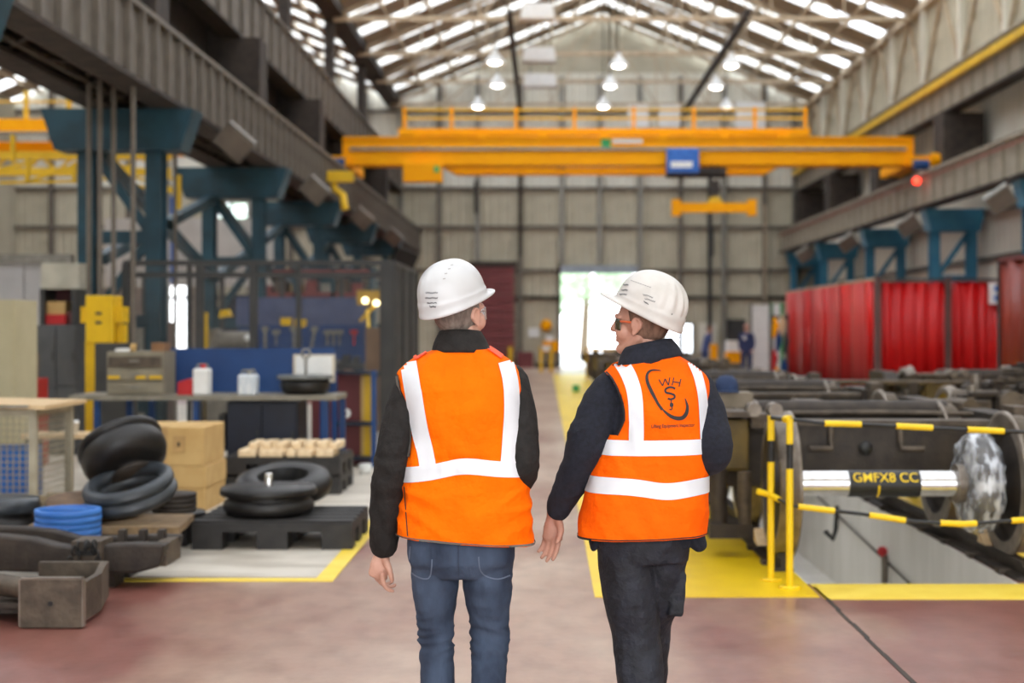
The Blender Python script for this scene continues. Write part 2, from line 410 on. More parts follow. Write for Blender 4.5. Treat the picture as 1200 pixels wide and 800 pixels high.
# red roller door
rd = struct('door_2', None, None, (PX(553,FW), FW-.3, 0))
rx0, rx1, rz = PX(553,FW), PX(603,FW), PZ(310,FW)
sl = MB().box(0, 0, 0, rx1-rx0, .06, .36).mesh('shutter_slat', m_maroon)
for k in range(int(rz/.38)): piece(sl, rd, (rx0, FW-.36+(k % 2)*.012, k*.38))
MB().box(rx0-.1, FW-.42, rz-.1, rx1+.1, FW-.2, rz+.12).build('door_head', m_soffit, rd)
d3 = struct('door_3', None, None, (D3[0], FW, 0))
MB().box(D3[0]-.08, FW-.2, 0, D3[0], FW+.12, D3[3]).build('door_jamb', m_fence, d3)
MB().box(D3[1], FW-.2, 0, D3[1]+.08, FW+.12, D3[3]).build('door_jamb', m_fence, d3)
for k, c in enumerate((W1, W2, D2)):
    wn = struct('window_%d' % (k+1), None, None, (c[0], FW, c[2])); fr = MB(); t = .06
    fr.box(c[0]-t, FW-.12, c[2]-t, c[1]+t, FW+.05, c[2]); fr.box(c[0]-t, FW-.12, c[3], c[1]+t, FW+.05, c[3]+t)
    fr.box(c[0]-t, FW-.12, c[2], c[0], FW+.05, c[3]); fr.box(c[1], FW-.12, c[2], c[1]+t, FW+.05, c[3])
    if k == 0: fr.box((c[0]+c[1])/2-.2, FW-.1, c[2], (c[0]+c[1])/2-.13, FW+.04, c[3])
    fr.build('window_frame', m_fence, wn)
    MB().box(c[0], FW+.02, c[2], c[1], FW+.03, c[3]).build('pane', m_pane, wn)

# right wall: lower leaf X=11.5, upper leaf X=10.95
wr = struct('wall_right', MB().box(11.55, 6, 0, 11.7, FW, 8.2).box(11.0, 6, 8.2, 11.7, FW, 11.2), m_clad)
ysr = [22.4+7.32*k*.5 for k in range(0, 11)]
wall_grid(wr, ysr, [0, 1.9, 3.4, 4.6, 6.4, 8.2], 11.5, m_clad_up, facing='x-', pitch=.45)
wall_grid(wr, ysr, [8.2, 9.6, 11.0], 10.96, m_clad, facing='x-', pitch=.45)
for k, y in enumerate(ysr):
    MB().box(10.78, y-.1, 8.3, 10.95, y+.1, 11.0).build('wall_post', m_clad_up, wr)
    if k < len(ysr)-1:
        MB().bar((10.86, y+.1, 8.5), (10.86, (y+ysr[k+1])/2, 10.8), .09).build('wall_brace', m_cream, wr)
        MB().bar((10.86, (y+ysr[k+1])/2, 10.8), (10.86, ysr[k+1]-.1, 8.5), .09).build('wall_brace', m_cream, wr)
MB().box(10.75, 22, 10.7, 10.95, FW, 10.9).build('wall_rail', m_cream, wr)
for z in (3.4, 4.6):
    MB().box(11.33, 20, z-.06, 11.48, FW, z+.06).build('wall_rail', m_steel_grey, wr)
bw = MB(); bw.box(-22, -4.2, 0, -4.5, -4, 11); bw.box(8.5, -4.2, 0, 11.7, -4, 11); bw.box(-4.5, -4.2, 6.2, 8.5, -4, 11); bw.prism([(-6.2,11),(10.95,11),(2.4,14.6)], 'y', -4.2, -4); bw.prism([(-22,11),(-6.2,11),(-14.1,14.3)], 'y', -4.2, -4)
struct('wall_back', bw, m_clad)  # unseen end wall added to cut light; opening lights people from behind
struct('wall_right_near', MB().box(11.55, -4, 0, 11.7, 6, 11.2), m_clad)
struct('dark_backing_1', MB().box(-6.6, 8, 5.75, -6.52, FW-.5, 8.4), m_soffit)  # dark backing panel added to hide the bright gap between the left girders
# left wall of the neighbouring bay
wl = struct('wall_left', MB().box(-22.1, -4, 0, -21.9, FW, 11), m_clad)

# ------------------------------------------------------------------ ROOF (two bays)
EZ = 11.0; SL = .42
def roof_bay(xa, xb, ci):
    xm = (xa+xb)/2; rz_ = EZ+(xm-xa)*SL; L = math.hypot(xm-xa, rz_-EZ); ang = math.atan(SL)
    n = 7; pl = L/n
    ce = struct(ci, None, None, (xa, 0, EZ))
    sheet = MB().box(0, 0, 0, L, 1.6, .06).mesh('roof_sheet', m_roof)
    pane = MB().box(.05, 0, 0, pl-.05, 1.05, .02).mesh('rooflight_pane', m_pane)
    purl = MB().box(-.04, 0, -.10, .04, 21.5, .08).mesh('purlin', m_cream)
    y = 38.3
    while y < FW-.4:
        piece(sheet, ce, (xa, y, EZ), (0, -ang, 0)); piece(sheet, ce, (xb, y+1.6, EZ), (0, -ang, math.pi))
        for side in (0, 1):
            for k in range(n):
                s_ = k*pl; dx = s_*math.cos(ang); dz = s_*math.sin(ang)
                if side == 0: piece(pane, ce, (xa+dx, y+1.6, EZ+dz), (0, -ang, 0))
                else: piece(pane, ce, (xb-dx, y+2.65, EZ+dz), (0, -ang, math.pi))
        y += 2.65
    for k in range(n+1):
        s_ = k*pl; dx = s_*math.cos(ang); dz = s_*math.sin(ang)
        piece(purl, ce, (xa+dx, 38.3, EZ+dz-.05)); 
        if k < n: piece(purl, ce, (xb-dx, 38.3, EZ+dz-.05))
    # nearer roof, above and behind the camera: unseen sheets, wide rooflights sized for brightness
    near = MB(); glass = MB()
    y = -3.5
    while y < 38:
        for sgn, x0 in ((1, xa), (-1, xb)):
            A = [(x0, y), (xm, y), (xm, y+2.1), (x0, y+2.1)]
            near.add([(x, yy, EZ+abs(x-x0)*SL) for x, yy in A]+[(x, yy, EZ+.06+abs(x-x0)*SL) for x, yy in A], [(0,1,2,3),(4,5,6,7),(0,1,5,4),(1,2,6,5),(2,3,7,6),(3,0,4,7)])
            A = [(x0, y+2.1), (xm, y+2.1), (xm, y+3.48), (x0, y+3.48)]
            glass.add([(x, yy, EZ+.03+abs(x-x0)*SL) for x, yy in A], [(0,1,2,3)])
        y += 3.483
    near.build('roof_cladding', m_roof, ce); glass.build('rooflight', m_pane, ce)
    return ce
roof_bay(-6.2, 10.95, 'ceiling'); roof_bay(-22.0, -6.2, 'ceiling_side')
MB().box(-6.5, 2, 10.75, -5.9, FW, 11.05).build('valley_gutter', m_soffit, bpy.data.objects['ceiling'])

def truss(y, label, xa=-6.2, xb=10.95):
    t = thing('roof_truss', label, 'truss', (xa, y, EZ-.3), 'steel roof trusses of the main bay'); xm = (xa+xb)/2; zr = EZ+(xm-xa)*SL-.35
    MB().bar((xa, y, EZ-.3), (xb, y, EZ-.3), .10, .14).build('bottom_chord', m_cream, t)
    MB().bar((xa, y, EZ-.25), (xm, y, zr), .10, .14).build('rafter', m_cream, t)
    MB().bar((xb, y, EZ-.25), (xm, y, zr), .10, .14).build('rafter', m_cream, t)
    n = 4
    for s_, x0 in ((1, xa), (-1, xb)):
        for k in range(1, n+1):
            x = x0+s_*(xm-xa)*k/n; z = EZ-.25+(zr-EZ+.25)*k/n
            MB().bar((x, y, EZ-.3), (x, y, z), .05).build('strut', m_cream, t)
            xp = x0+s_*(xm-xa)*(k-1)/n
            MB().bar((xp if k > 1 else x0+s_*.4, y, EZ-.3), (x, y, z), .045).build('diagonal', m_cream, t)
ty = [(41.8,'nearest of the roof trusses, pale steel under the skylights'), (47.1,'second roof truss from the camera, pale steel under the skylights'), (52.4,'third roof truss from the camera, pale steel under the skylights'), (57.7,'roof truss closest to the end wall, pale steel under the skylights')]
for y, lb in ty: truss(y, lb)
for x, lb in ((-1.0, 'long dark tie beam running overhead left of centre'), (5.8, 'long dark tie beam running overhead right of centre')):
    lone('tie_beam', MB().bar((x, 40.5, 10.6), (x, FW-.2, 10.6), .16, .2), m_soffit, lb, 'beam', None, (x, 40.5, 10.6))

# ------------------------------------------------------------------ RUNWAY GIRDERS
def girder(x, side, z0, z1, y0, y1, pitch, label, m, fl=.22):
    # web in the YZ plane at x; side=+1: visible face towards +X
    t = thing('runway_girder', label, 'girder', (x, y0, z0))
    MB().box(x-side*.03, y0, z0+.04, x-side*.05, y1, z1-.04).build('web', m, t)
    MB().box(x-side*fl*1.6, y0, z1-.07, x+side*.06, y1, z1).build('top_flange', m, t)
    MB().box(x-side*fl*1.6, y0, z0, x+side*.06, y1, z0+.06).build('bottom_flange', m_soffit, t)  # underside shade put into the colour: darker than the web
    st = MB().box(-.03, -.035, z0+.06-z0, .05, .035, z1-z0-.07).mesh('stiffener', m)
    y = y0+.2
    while y < y1-.1:
        piece(st, t, (x-side*.0, y, z0)); y += pitch
    return t
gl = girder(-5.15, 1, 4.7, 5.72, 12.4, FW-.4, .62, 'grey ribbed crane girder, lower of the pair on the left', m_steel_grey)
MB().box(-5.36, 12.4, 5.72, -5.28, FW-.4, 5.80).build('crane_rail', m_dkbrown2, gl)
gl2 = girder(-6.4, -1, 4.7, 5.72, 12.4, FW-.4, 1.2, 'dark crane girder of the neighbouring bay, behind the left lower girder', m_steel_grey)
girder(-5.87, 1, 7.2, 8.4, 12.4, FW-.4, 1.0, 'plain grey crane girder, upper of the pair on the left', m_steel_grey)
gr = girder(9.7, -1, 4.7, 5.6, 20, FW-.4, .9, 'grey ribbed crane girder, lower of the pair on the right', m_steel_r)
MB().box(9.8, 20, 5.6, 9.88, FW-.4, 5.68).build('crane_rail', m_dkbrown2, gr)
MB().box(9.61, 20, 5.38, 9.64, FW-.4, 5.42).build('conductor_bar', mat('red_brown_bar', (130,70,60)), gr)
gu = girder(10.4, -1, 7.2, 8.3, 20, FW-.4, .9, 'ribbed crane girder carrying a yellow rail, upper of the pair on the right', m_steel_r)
MB().box(10.2, 20, 7.88, 10.33, FW-.4, 8.06).build('conductor_rail', m_yelpost, gu, label='yellow conductor rail')
# horizontal lattice between the two left girders
lat = thing('lattice_bracing', 'brown steel lattice bracing between the left pair of girders', 'bracing', (-5.8, 12.4, 4.8))
MB().box(-6.35, 12.5, 4.98, -5.2, FW-.5, 5.03).build('soffit_plate', m_soffit, lat)
y = 12.6; k = 0
lb1 = MB().bar((-.5,0,0),(.5,1.3,0),.07,.07).mesh('lattice_bar', m_dkbrown); lb2 = MB().bar((.5,0,0),(-.5,1.3,0),.07,.07).mesh('lattice_bar', m_dkbrown)
while y < FW-2:
    piece(lb1 if k % 2 else lb2, lat, (-5.8, y, 4.85)); y += 1.3; k += 1
for dz in (0,):
    MB().box(-6.0, 12.5, 4.80, -5.93, FW-.5, 4.86).build('cable_tray', m_dkbrown2, lat); MB().box(-5.7, 12.5, 4.80, -5.64, FW-.5, 4.86).build('cable_tray', m_dkbrown2, lat)
# right side: walkway between the lower girder and the wall, plus recess soffit
MB().box(10.0, 20, 5.3, 10.5, FW, 5.4).build('walkway_plate', m_soffit, wr)

# ------------------------------------------------------------------ COLUMNS
ordn = ['first', 'second', 'third', 'fourth', 'fifth', 'sixth']
def column(xc, y, m, label, wide=1.05, top=4.7, flip=1):
    t = thing('steel_column', label, 'column', (xc, y, 0), 'lattice columns under the crane girders')
    poly = [(xc-wide, top), (xc+wide, top), (xc+wide*.82, top-.58), (xc-wide*.82, top-.58)]
    MB().prism(poly, 'y', y-.28, y+.28).build('bracket', m, t)
    for s_ in (-1, 1):
        x = xc+s_*.48
        b = MB().box(x-.115, y-.16, 0, x+.115, y-.13, 4.12).box(x-.115, y+.13, 0, x+.115, y+.16, 4.12).box(x-.015, y-.13, 0, x+.015, y+.13, 4.12)
        b.build('leg', m, t)
    for z in (.5, 1.7, 2.9): MB().box(xc-.37, y-.1, z-.09, xc+.37, y+.1, z+.09).build('cross_beam', m, t)
    for k, z in enumerate((.6, 1.8, 3.0)):
        a, b_ = (-.37, .37) if (k % 2) == (flip > 0) else (.37, -.37)
        MB().bar((xc+a, y, z), (xc+b_, y, z+1.05), .12).build('diagonal', m, t)
    if m is m_teal: MB().box(-6.5, y-.2, 5.76, -6.24, y+.2, 10.8).build('upper_post', m_soffit, t)
    return t
lys = [13.0, 20.3, 27.6, 34.9, 42.2, 49.5]
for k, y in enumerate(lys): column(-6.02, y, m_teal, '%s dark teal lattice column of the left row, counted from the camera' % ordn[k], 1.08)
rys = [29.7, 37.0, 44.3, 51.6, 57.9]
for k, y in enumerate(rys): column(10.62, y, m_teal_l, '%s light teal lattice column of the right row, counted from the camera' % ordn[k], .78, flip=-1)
# second-tier stubs above the lower girders (dark boxes)
for k, y in enumerate(lys[1:]):
    lone('girder_bearing', MB().box(-6.2, y-.35, 5.82, -5.45, y+.35, 7.18), m_soffit, 'dark bearing block between the left girders above the %s teal column' % ordn[k+1], 'bearing', 'bearing blocks between the girders', (-5.9, y, 5.76))
for k, y in enumerate(rys):
    lone('girder_bearing', MB().box(10.25, y-.5, 5.72, 11.3, y+.5, 7.15), m_soffit, 'dark bearing block between the right girders above the %s teal column' % ordn[k], 'bearing', 'bearing blocks between the girders', (10.7, y, 5.72))
# side clutter bars between left lower columns: cross bracing at mid height
for k, (y0, y1) in enumerate(zip(lys[1:-1], lys[2:])):
    t = thing('column_bracing', 'teal bracing between the %s and %s left columns' % (ordn[k+1], ordn[k+2]), 'bracing', (-5.9, y0, 1), 'bracing of the left columns')
    MB().bar((-6.4, y0+.2, 2.6), (-6.4, y1-.2, 4.1), .16).build('brace', m_teal, t); MB().bar((-6.4, y0+.2, 4.1), (-6.4, y1-.2, 2.6), .16).build('brace', m_teal, t)
# floodlights
def flood(x, y, z, rx, ry, rz_, label, s=.5, m=None):
    t = thing('floodlight', label, 'light', (x, y, z), 'floodlights on the columns')
    M_ = Matrix.Rotation(rz_,4,'Z') @ Matrix.Rotation(ry,4,'Y') @ Matrix.Rotation(rx,4,'X')
    MB().obox((x,y,z), (s, .16, s*.8), M_).build('housing', m or m_steel_grey, t)
    MB().obox(Vector((x,y,z))+M_.to_3x3() @ Vector((0,-.09,0)), (s*.86, .02, s*.66), M_).build('lamp_glass', mat('lamp_glass_off', (96,86,76), None, 4, .3), t)
    MB().bar((x, y+.05, z), (-5.12 if x < 0 else 9.66, y+.05, 4.73), .05).build('arm', m_soffit, t)
for k, y in enumerate(lys[1:5]):
    flood(-4.55, y+.6, 4.35, .5, .7, .3, 'tilted floodlight beside the %s left column, under the girder' % ordn[k+1])
for k, y in enumerate(rys[:4]):
    flood(9.35, y-.5, 4.25, .4, -.6, -.2, 'tilted floodlight beside the %s right column, under the girder' % ordn[k], .55, m_galv)
t = thing('heater_unit', 'dark box shaped heater unit under the far end of the left girder', 'heater', (PX(473,48), 48, PZ(304,48))); MB().obox((PX(473,48), 48, PZ(304,48)), (.75,.6,.7), (.2,.35,.4)).build('housing', m_black, t)
MB().bar((PX(473,48), 48, PZ(304,48)), (-5.12, 48, 4.73), .08).build('bracket', m_black, t)
# vertical conduits in front of the second column
for k, (px, d) in enumerate(((104,18.6),(117,18.4),(133,18.8),(156,18.2),(205,24))):
    x = PX(px, d); lone('conduit_pipe', MB().cyl((x,d,0),(x,d,4.95),.035,8), m_steel_grey, ['leftmost','second','third','fourth','fifth and farthest'][k]+' of the upright conduit pipes by the left columns', 'pipe', 'upright conduit pipes', (x,d,0))

# ------------------------------------------------------------------ CRANES
def text_mesh(s, size, m, name='lettering'):
    c = bpy.data.curves.new('t', 'FONT'); c.body = s; c.size = size; c.offset = (.014 if size > .9 else .004)*size; c.align_x = 'CENTER'; c.align_y = 'CENTER'
    o = bpy.data.objects.new('t', c); COL.objects.link(o); dg = bpy.context.evaluated_depsgraph_get(); dg.update()
    me = bpy.data.meshes.new_from_object(o.evaluated_get(dg)); bpy.data.objects.remove(o); me.materials.clear(); me.materials.append(m); me.name = name
    bm_t = bmesh.new(); bm_t.from_mesh(me); bmesh.ops.triangulate(bm_t, faces=bm_t.faces[:]); bm_t.to_mesh(me); bm_t.free()
    return me
def put_text(s, size, m, parent, x, y, z, sx=1.0):
    me = text_mesh(s, size, m); o = piece(me, parent, (x, y, z), (math.pi/2, 0, 0), (sx,1,1), 'lettering'); return o
Yc = 37.5
cr1 = thing('bridge_crane', 'yellow overhead bridge crane spanning the main bay', 'crane', (2.2, Yc, 5.7))
xa, xb = PX(403,Yc), PX(1068,Yc)
bevelled(MB().box(xa, Yc-.3, PZ(195,Yc), xb, Yc+.3, PZ(163,Yc)).build('front_girder', m_yel, cr1), .02)
MB().box(xa+.02, Yc-.36, PZ(164.5,Yc), xb-.02, Yc+.36, PZ(162,Yc)).build('girder_flange', m_yel, cr1)
MB().box(PX(412,Yc), Yc-.37, PZ(178,Yc), PX(1058,Yc), Yc-.31, PZ(174.5,Yc)).build('festoon_track', m_galv, cr1)
# rear girder with tapered ends
Y2 = Yc+2.2
MB().prism([(PX(500,Y2), PZ(186,Y2)), (PX(930,Y2), PZ(186,Y2)), (PX(895,Y2), PZ(205,Y2)), (PX(535,Y2), PZ(205,Y2))], 'y', Y2-.25, Y2+.25).build('rear_girder', m_yel, cr1)
MB().box(PX(500,Y2), Y2-.32, PZ(192,Y2), PX(905,Y2), Y2-.26, PZ(190,Y2)).build('cable_track', m_galv, cr1)
for x in (xa-.1, xb+.1):
    MB().box(x-.28, Yc-.5, 5.84, x+.28, Y2+.5, 6.10).build('end_carriage', m_yel, cr1)
    for yy in (Yc-.2, Y2+.2): MB().cyl((x-.12, yy, 5.94), (x+.12, yy, 5.94), .15, 16).build('carriage_wheel', m_dkbrown, cr1)
MB().cyl((xa-.3,Yc-.55,5.9),(xa+.1,Yc-.55,5.9),.13,12).build('travel_motor', m_blue, cr1, label='blue travel motor at the left end')
MB().cyl((xb-.1,Yc-.55,5.85),(xb+.3,Yc-.55,5.85),.14,12).build('travel_motor', m_blue, cr1, label='blue travel motor at the right end')
MB().cyl((xb+.35,Yc-.55,5.98),(xb+.62,Yc-.55,5.98),.18,12).build('buffer', m_yel, cr1)
hoist = bevelled(MB().box(PX(779,Yc), Yc-.75, PZ(206,Yc), PX(816,Yc), Yc-.4, PZ(178,Yc)).build('hoist_housing', m_blue2, cr1, label='blue hoist trolley'), .04)
MB().box(PX(783,Yc), Yc-.77, PZ(200,Yc), PX(808,Yc), Yc-.755, PZ(193,Yc)).build('name_plate', m_white, hoist)
MB().cyl((PX(780,Yc), Yc-.15, PZ(203,Yc)), (PX(850,Yc), Yc-.15, PZ(203,Yc)), .14, 12).build('hoist_drum', m_dkbrown, cr1)
bevelled(MB().box(PX(475,Yc), Yc-.7, PZ(216,Yc), PX(520,Yc), Yc-.36, PZ(194,Yc)).build('control_cabinet', m_yel, cr1), .02)
MB().box(PX(511,Yc), Yc-.72, PZ(205,Yc), PX(517,Yc), Yc-.705, PZ(198,Yc)).build('green_plate', m_green, cr1)
MB().box(PX(704,Yc), Yc-.33, PZ(174,Yc), PX(715,Yc), Yc-.305, PZ(163.5,Yc)).build('green_plate', m_green, cr1)
MB().box(PX(717,Yc), Yc-.33, PZ(169.5,Yc), PX(752,Yc), Yc-.305, PZ(164.5,Yc)).build('name_plate', m_white, cr1, label='white name plate with small dark lettering')
put_text('132', .22, m_black, cr1, PX(658,Yc), Y2-.34, PZ(197,Y2)+.0)
# walkway with railing
Yw = Yc+2.9
wk = thing('crane_walkway', 'yellow walkway with handrail above the overhead crane', 'walkway', (2, Yw, 7.2))
xw0, xw1 = PX(468,Yw), PX(947,Yw); zw = PZ(160,Yw)
MB().box(xw0, Yw-.3, zw, xw1, Yw+.3, PZ(152,Yw)).build('platform', m_yel, wk)
post = MB().box(-.045,-.05,0,.045,.05,.60).mesh('rail_post', m_yel)
for px in (475, 530, 605, 673, 742, 812, 883, 942): piece(post, wk, (PX(px,Yw), Yw-.25, PZ(152,Yw)))
for py in (130, 140): MB().box(xw0+.1, Yw-.27, PZ(py,Yw)-.03, xw1-.1, Yw-.21, PZ(py,Yw)+.03).build('handrail', m_yelpost, wk)
for px in (490, 707, 920): MB().box(PX(px,Yw)-.06, Yc+2.3, 6.62, PX(px,Yw)+.06, Yw+.2, zw+.02).build('support', m_yel, wk)
MB().box(xw0+.2, Yc+2.35, 6.45, xw1-.2, Yc+2.6, 6.65).build('support_beam', m_yel, wk)
kn = MB().prism([(-.18,0),(.18,0),(.06,.16),(-.06,.16)], 'y', -.05, .05).mesh('gusset', m_yel)
for px in (565, 636, 707, 776, 847, 915): piece(kn, wk, (PX(px,Yw), Yw-.36, zw-.1))
# lifting beam
lbm = thing('lifting_beam', 'yellow spreader beam hanging below the crane hoist', 'lifting beam', (PX(835,Yc-.3), Yc-.3, 4.9))
MB().box(PX(788,Yc), Yc-.4, PZ(250,Yc), PX(882,Yc), Yc-.2, PZ(239,Yc)).build('beam', m_yel, lbm)
for px in (791, 879): MB().box(PX(px-5,Yc), Yc-.42, PZ(254,Yc), PX(px+5,Yc), Yc-.18, PZ(235,Yc)).build('end_hook', m_yel, lbm)
MB().prism([(PX(826,Yc), PZ(239,Yc)), (PX(846,Yc), PZ(239,Yc)), (PX(840,Yc), PZ(232,Yc)), (PX(832,Yc), PZ(232,Yc))], 'y', Yc-.36, Yc-.24).build('lifting_eye', m_yelpost, lbm)
rb = thing('hook_block', 'dark hook block and ropes between hoist and spreader beam', 'hook', (PX(836,Yc), Yc-.3, 5.1))
MB().box(PX(831,Yc), Yc-.4, PZ(228,Yc), PX(841,Yc), Yc-.2, PZ(213,Yc)).build('block', m_dkbrown, rb)
for px in (833, 839): MB().cyl((PX(px,Yc), Yc-.3, PZ(216,Yc)), (PX(px,Yc), Yc-.3, PZ(195,Yc)), .02, 6).build('rope', m_black, rb)
MB().tube([(PX(836,Yc), Yc-.3, PZ(228,Yc)), (PX(836,Yc), Yc-.3, PZ(232,Yc)), (PX(838.5,Yc), Yc-.3, PZ(234,Yc)), (PX(836,Yc), Yc-.3, PZ(237,Yc))], .035, 8).build('hook', m_dkbrown, rb)
# inspection lamp on the right girder
lone('warning_lamp', MB().sph((9.5, Yc-1.2, 5.72-.35), .1, 8), emis('red_lamp', (255,60,40), 3), 'small glowing red warning lamp on the right lower girder', 'lamp', None, (9.5, Yc-1.2, 5.4))
# yellow limb hanging at left girder
lone('power_hook', MB().tube([(-4.95,Yc-4,5.2),(-4.95,Yc-4,4.9),(-4.75,Yc-4,4.75),(-4.7,Yc-4,4.4)], .09, 8).box(-5.1,Yc-4.15,5.05,-4.5,Yc-3.9,5.3), m_yelpost, 'yellow bracket hanging beside the left girder under the crane', 'bracket', None, (-4.9,Yc-4,4.7))

# crane in the neighbouring bay
Yn = 36.5
c2 = thing('bridge_crane', 'yellow overhead crane in the neighbouring bay at far left', 'crane', (-14, Yn, 5.7))
MB().box(-21.5, Yn-.3, PZ(156,Yn), PX(201,Yn), Yn+.3, PZ(141,Yn)).build('front_girder', m_yel, c2)
MB().box(-21.5, Yn-.5, PZ(160,Yn), PX(203,Yn), Yn-.32, PZ(157,Yn)).build('festoon_track', m_galv, c2)
MB().box(-21.5, Yn+.8, PZ(176,Yn), PX(200,Yn), Yn+1.4, PZ(161,Yn)).build('rear_girder', m_yel, c2)
for zz in (PZ(183,Yn), PZ(202,Yn)): MB().box(-21.5, Yn-.2, zz-.1, PX(201,Yn), Yn, zz+.1).build('truss_chord', m_yelpost, c2)
da = MB().bar((0,0,0),(.42,0,.42),.07).mesh('truss_diagonal', m_yelpost); db = MB().bar((0,0,.42),(.42,0,0),.07).mesh('truss_diagonal', m_yelpost)
for k in range(24): piece(da if k % 2 else db, c2, (-19.6+k*.42, Yn-.1, PZ(202,Yn)))
pb = MB().box(-.05,-.05,0,.05,.05,.75).mesh('rail_post', m_yelpost)
for k in range(6): piece(pb, c2, (-15.5+k*1.1, Yn, PZ(141,Yn)))
MB().box(-21, Yn-.03, PZ(120,Yn), -9.6, Yn+.03, PZ(118,Yn)).build('handrail', m_yelpost, c2)
# thin yellow access walkway under it
Yt = 26
aw = thing('access_gantry', 'thin yellow railing gantry below the neighbouring crane', 'walkway', (-9, Yt, 3.8))
for (a, b_) in (((0,214),(100,212)), ((84,213),(155,207)), ((155,207),(212,224)), ((0,198),(40,189)), ((130,213),(212,226)), ((30,214),(110,186)), ((110,186),(212,212))):
    MB().bar((PX(a[0],Yt), Yt, PZ(a[1],Yt)), (PX(b_[0],Yt), Yt, PZ(b_[1],Yt)), .05).build('gantry_rail', m_yelpost, aw)
for px, p0, p1 in ((15,158,190),(32,185,213),(87,190,213),(137,184,208),(210,205,245)):
    MB().bar((PX(px,Yt), Yt, PZ(p0,Yt)), (PX(px,Yt), Yt, PZ(p1,Yt)), .07).build('gantry_post', m_yelpost, aw)

# ------------------------------------------------------------------ LAMPS
def dome_lamp(x, y, z, label):
    t = thing('pendant_lamp', label, 'lamp', (x, y, z), 'white dome lamps under the roof')
    MB().lathe([(.06,.42),(.1,.3),(.2,.18),(.3,.05),(.32,0),(.3,-.01),(.18,.15),(.08,.25)], 16, Matrix.Translation((x,y,z))).build('lamp_shade', m_white, t)
    MB().sph((x,y,z+.06), (.2,.2,.1), 6).build('bulb', m_lampglow, t)
    MB().cyl((x,y,z+.4),(x,y,EZ+min(x+6.2,10.95-x)*SL),.015,6).build('cable', m_soffit, t)
for row, (lst, nm) in enumerate((([(560,122,52),(583,97,47),(580,70,42.5)], 'left'), ([(707,122,53),(715,98,48.5),(725,74,44)], 'middle'), ([(851,124,52),(839,99,47.5),(857,74,43)], 'right'))):
    for k, (px, py, d) in enumerate(lst):
        dome_lamp(PX(px,d), d, PZ(py+4,d), '%s dome lamp of the %s row under the roof' % (('farthest','middle','nearest')[k], nm))
for k, (px, py, d) in enumerate(((630,15,41.5),(632,65,46),(633,95,51))):
    x, z = PX(px,d), PZ(py,d)
    t = thing('ceiling_heater', ['nearest','middle','farthest'][k]+' white box heater hanging under the roof', 'heater', (x,d,z), 'white box heaters under the roof')
    w_ = 20/F*d; MB().prism([(x-w_,z-.22),(x+w_,z-.22),(x+w_*.86,z+.22),(x-w_*.86,z+.22)], 'y', d-.3, d+.3).build('housing', m_white, t)
    for s_ in (-.35,.35): MB().cyl((x+s_,d,z+.2),(x+s_,d,EZ+min(x+s_+6.2,10.95-x-s_)*SL),.015,6).build('hanger', m_soffit, t)
for k, (px, w_, h_) in enumerate(((748,24,26),(785,24,26),(880,34,34))):
    d = 56; x = PX(px,d); z = PZ(136,d)
    lone('wall_cabinet', MB().box(x-w_/2/F*d, d, z-h_/2/F*d, x+w_/2/F*d, d+.4, z+h_/2/F*d), m_white, ['leftmost','middle','rightmost'][k]+' of the pale cabinets high on the end wall', 'cabinet', 'pale cabinets high on the end wall', (x,d,z))
tb = MB()
# drop pipes on far wall
for k, (px, y0, y1, r, m) in enumerate(((832,205,400,.09,m_fence),(848,205,425,.1,m_galv),(897,240,400,.05,m_cream),(558,212,250,.08,m_soffit),(610,205,300,.07,m_soffit),(835,268,300,.05,m_fence))):
    d = FW-.33-r; x = PX(px, d); lone('drop_pipe', MB().cyl((x,d,PZ(y1,d)),(x,d,PZ(y0,d)),r,8), m, ['thick dark drop pipe on the end wall right of centre','pale drop pipe on the end wall right of the dark one','thin ochre drop pipe near the right corner of the end wall','short dark pipe high on the end wall at left','dark pipe on the end wall above the red door','short dark pipe beside the thick dark drop pipe'][k], 'pipe', None, (x,d,PZ(y1,d)))

# ------------------------------------------------------------------ OUTSIDE
yard = struct('yard_ground', MB().box(-30, FW+.2, -.25, 30, 95, -.02), m_tarmac)
def tree(x, y, h, r, label):
    t = thing('tree', label, 'tree', (x,y,0), 'trees outside the open door'); rr = random.Random(int(x*10)+int(y))
    MB().limb([(x,y,0),(x+.2,y,h*.4),(x,y+.1,h*.8)], [(.3,.3),(.2,.2),(.08,.08)], 8).build('trunk', m_trunk, t)
    b = MB()
    for k in range(900):
        a = rr.uniform(0, 6.28); e = math.acos(rr.uniform(-1,1)); q = r*rr.uniform(.5,1)**.5
        p = Vector((x+q*math.sin(e)*math.cos(a), y+q*math.sin(e)*math.sin(a), h*.58+q*1.1*math.cos(e)))
        s_ = rr.uniform(.18,.4); n_ = Vector((rr.uniform(-1,1),rr.uniform(-1,1),rr.uniform(-.3,1))).normalized(); u = n_.cross(Vector((0,0,1))).normalized() if abs(n_.z)<.99 else Vector((1,0,0)); v = n_.cross(u)
        b.add([p-u*s_, p-v*s_*.6, p+u*s_, p+v*s_*.6], [(0,1,2,3)])
    b.build('foliage', m_leaf, t, kind='stuff')
for x, y, h, r, lb in ((-0.5,78,9,3.0,'leafy green tree outside left part of the open door'),(5.6,80,10,3.0,'leafy green tree outside right part of the open door'),(12,79,9,3.2,'leafy green tree outside behind the bright window'),(-15.5,78,9,3.6,'leafy green tree outside the narrow far left door'),(2.4,87,12,3.6,'taller green tree behind the trees outside the open door')): tree(x,y,h,r,lb)

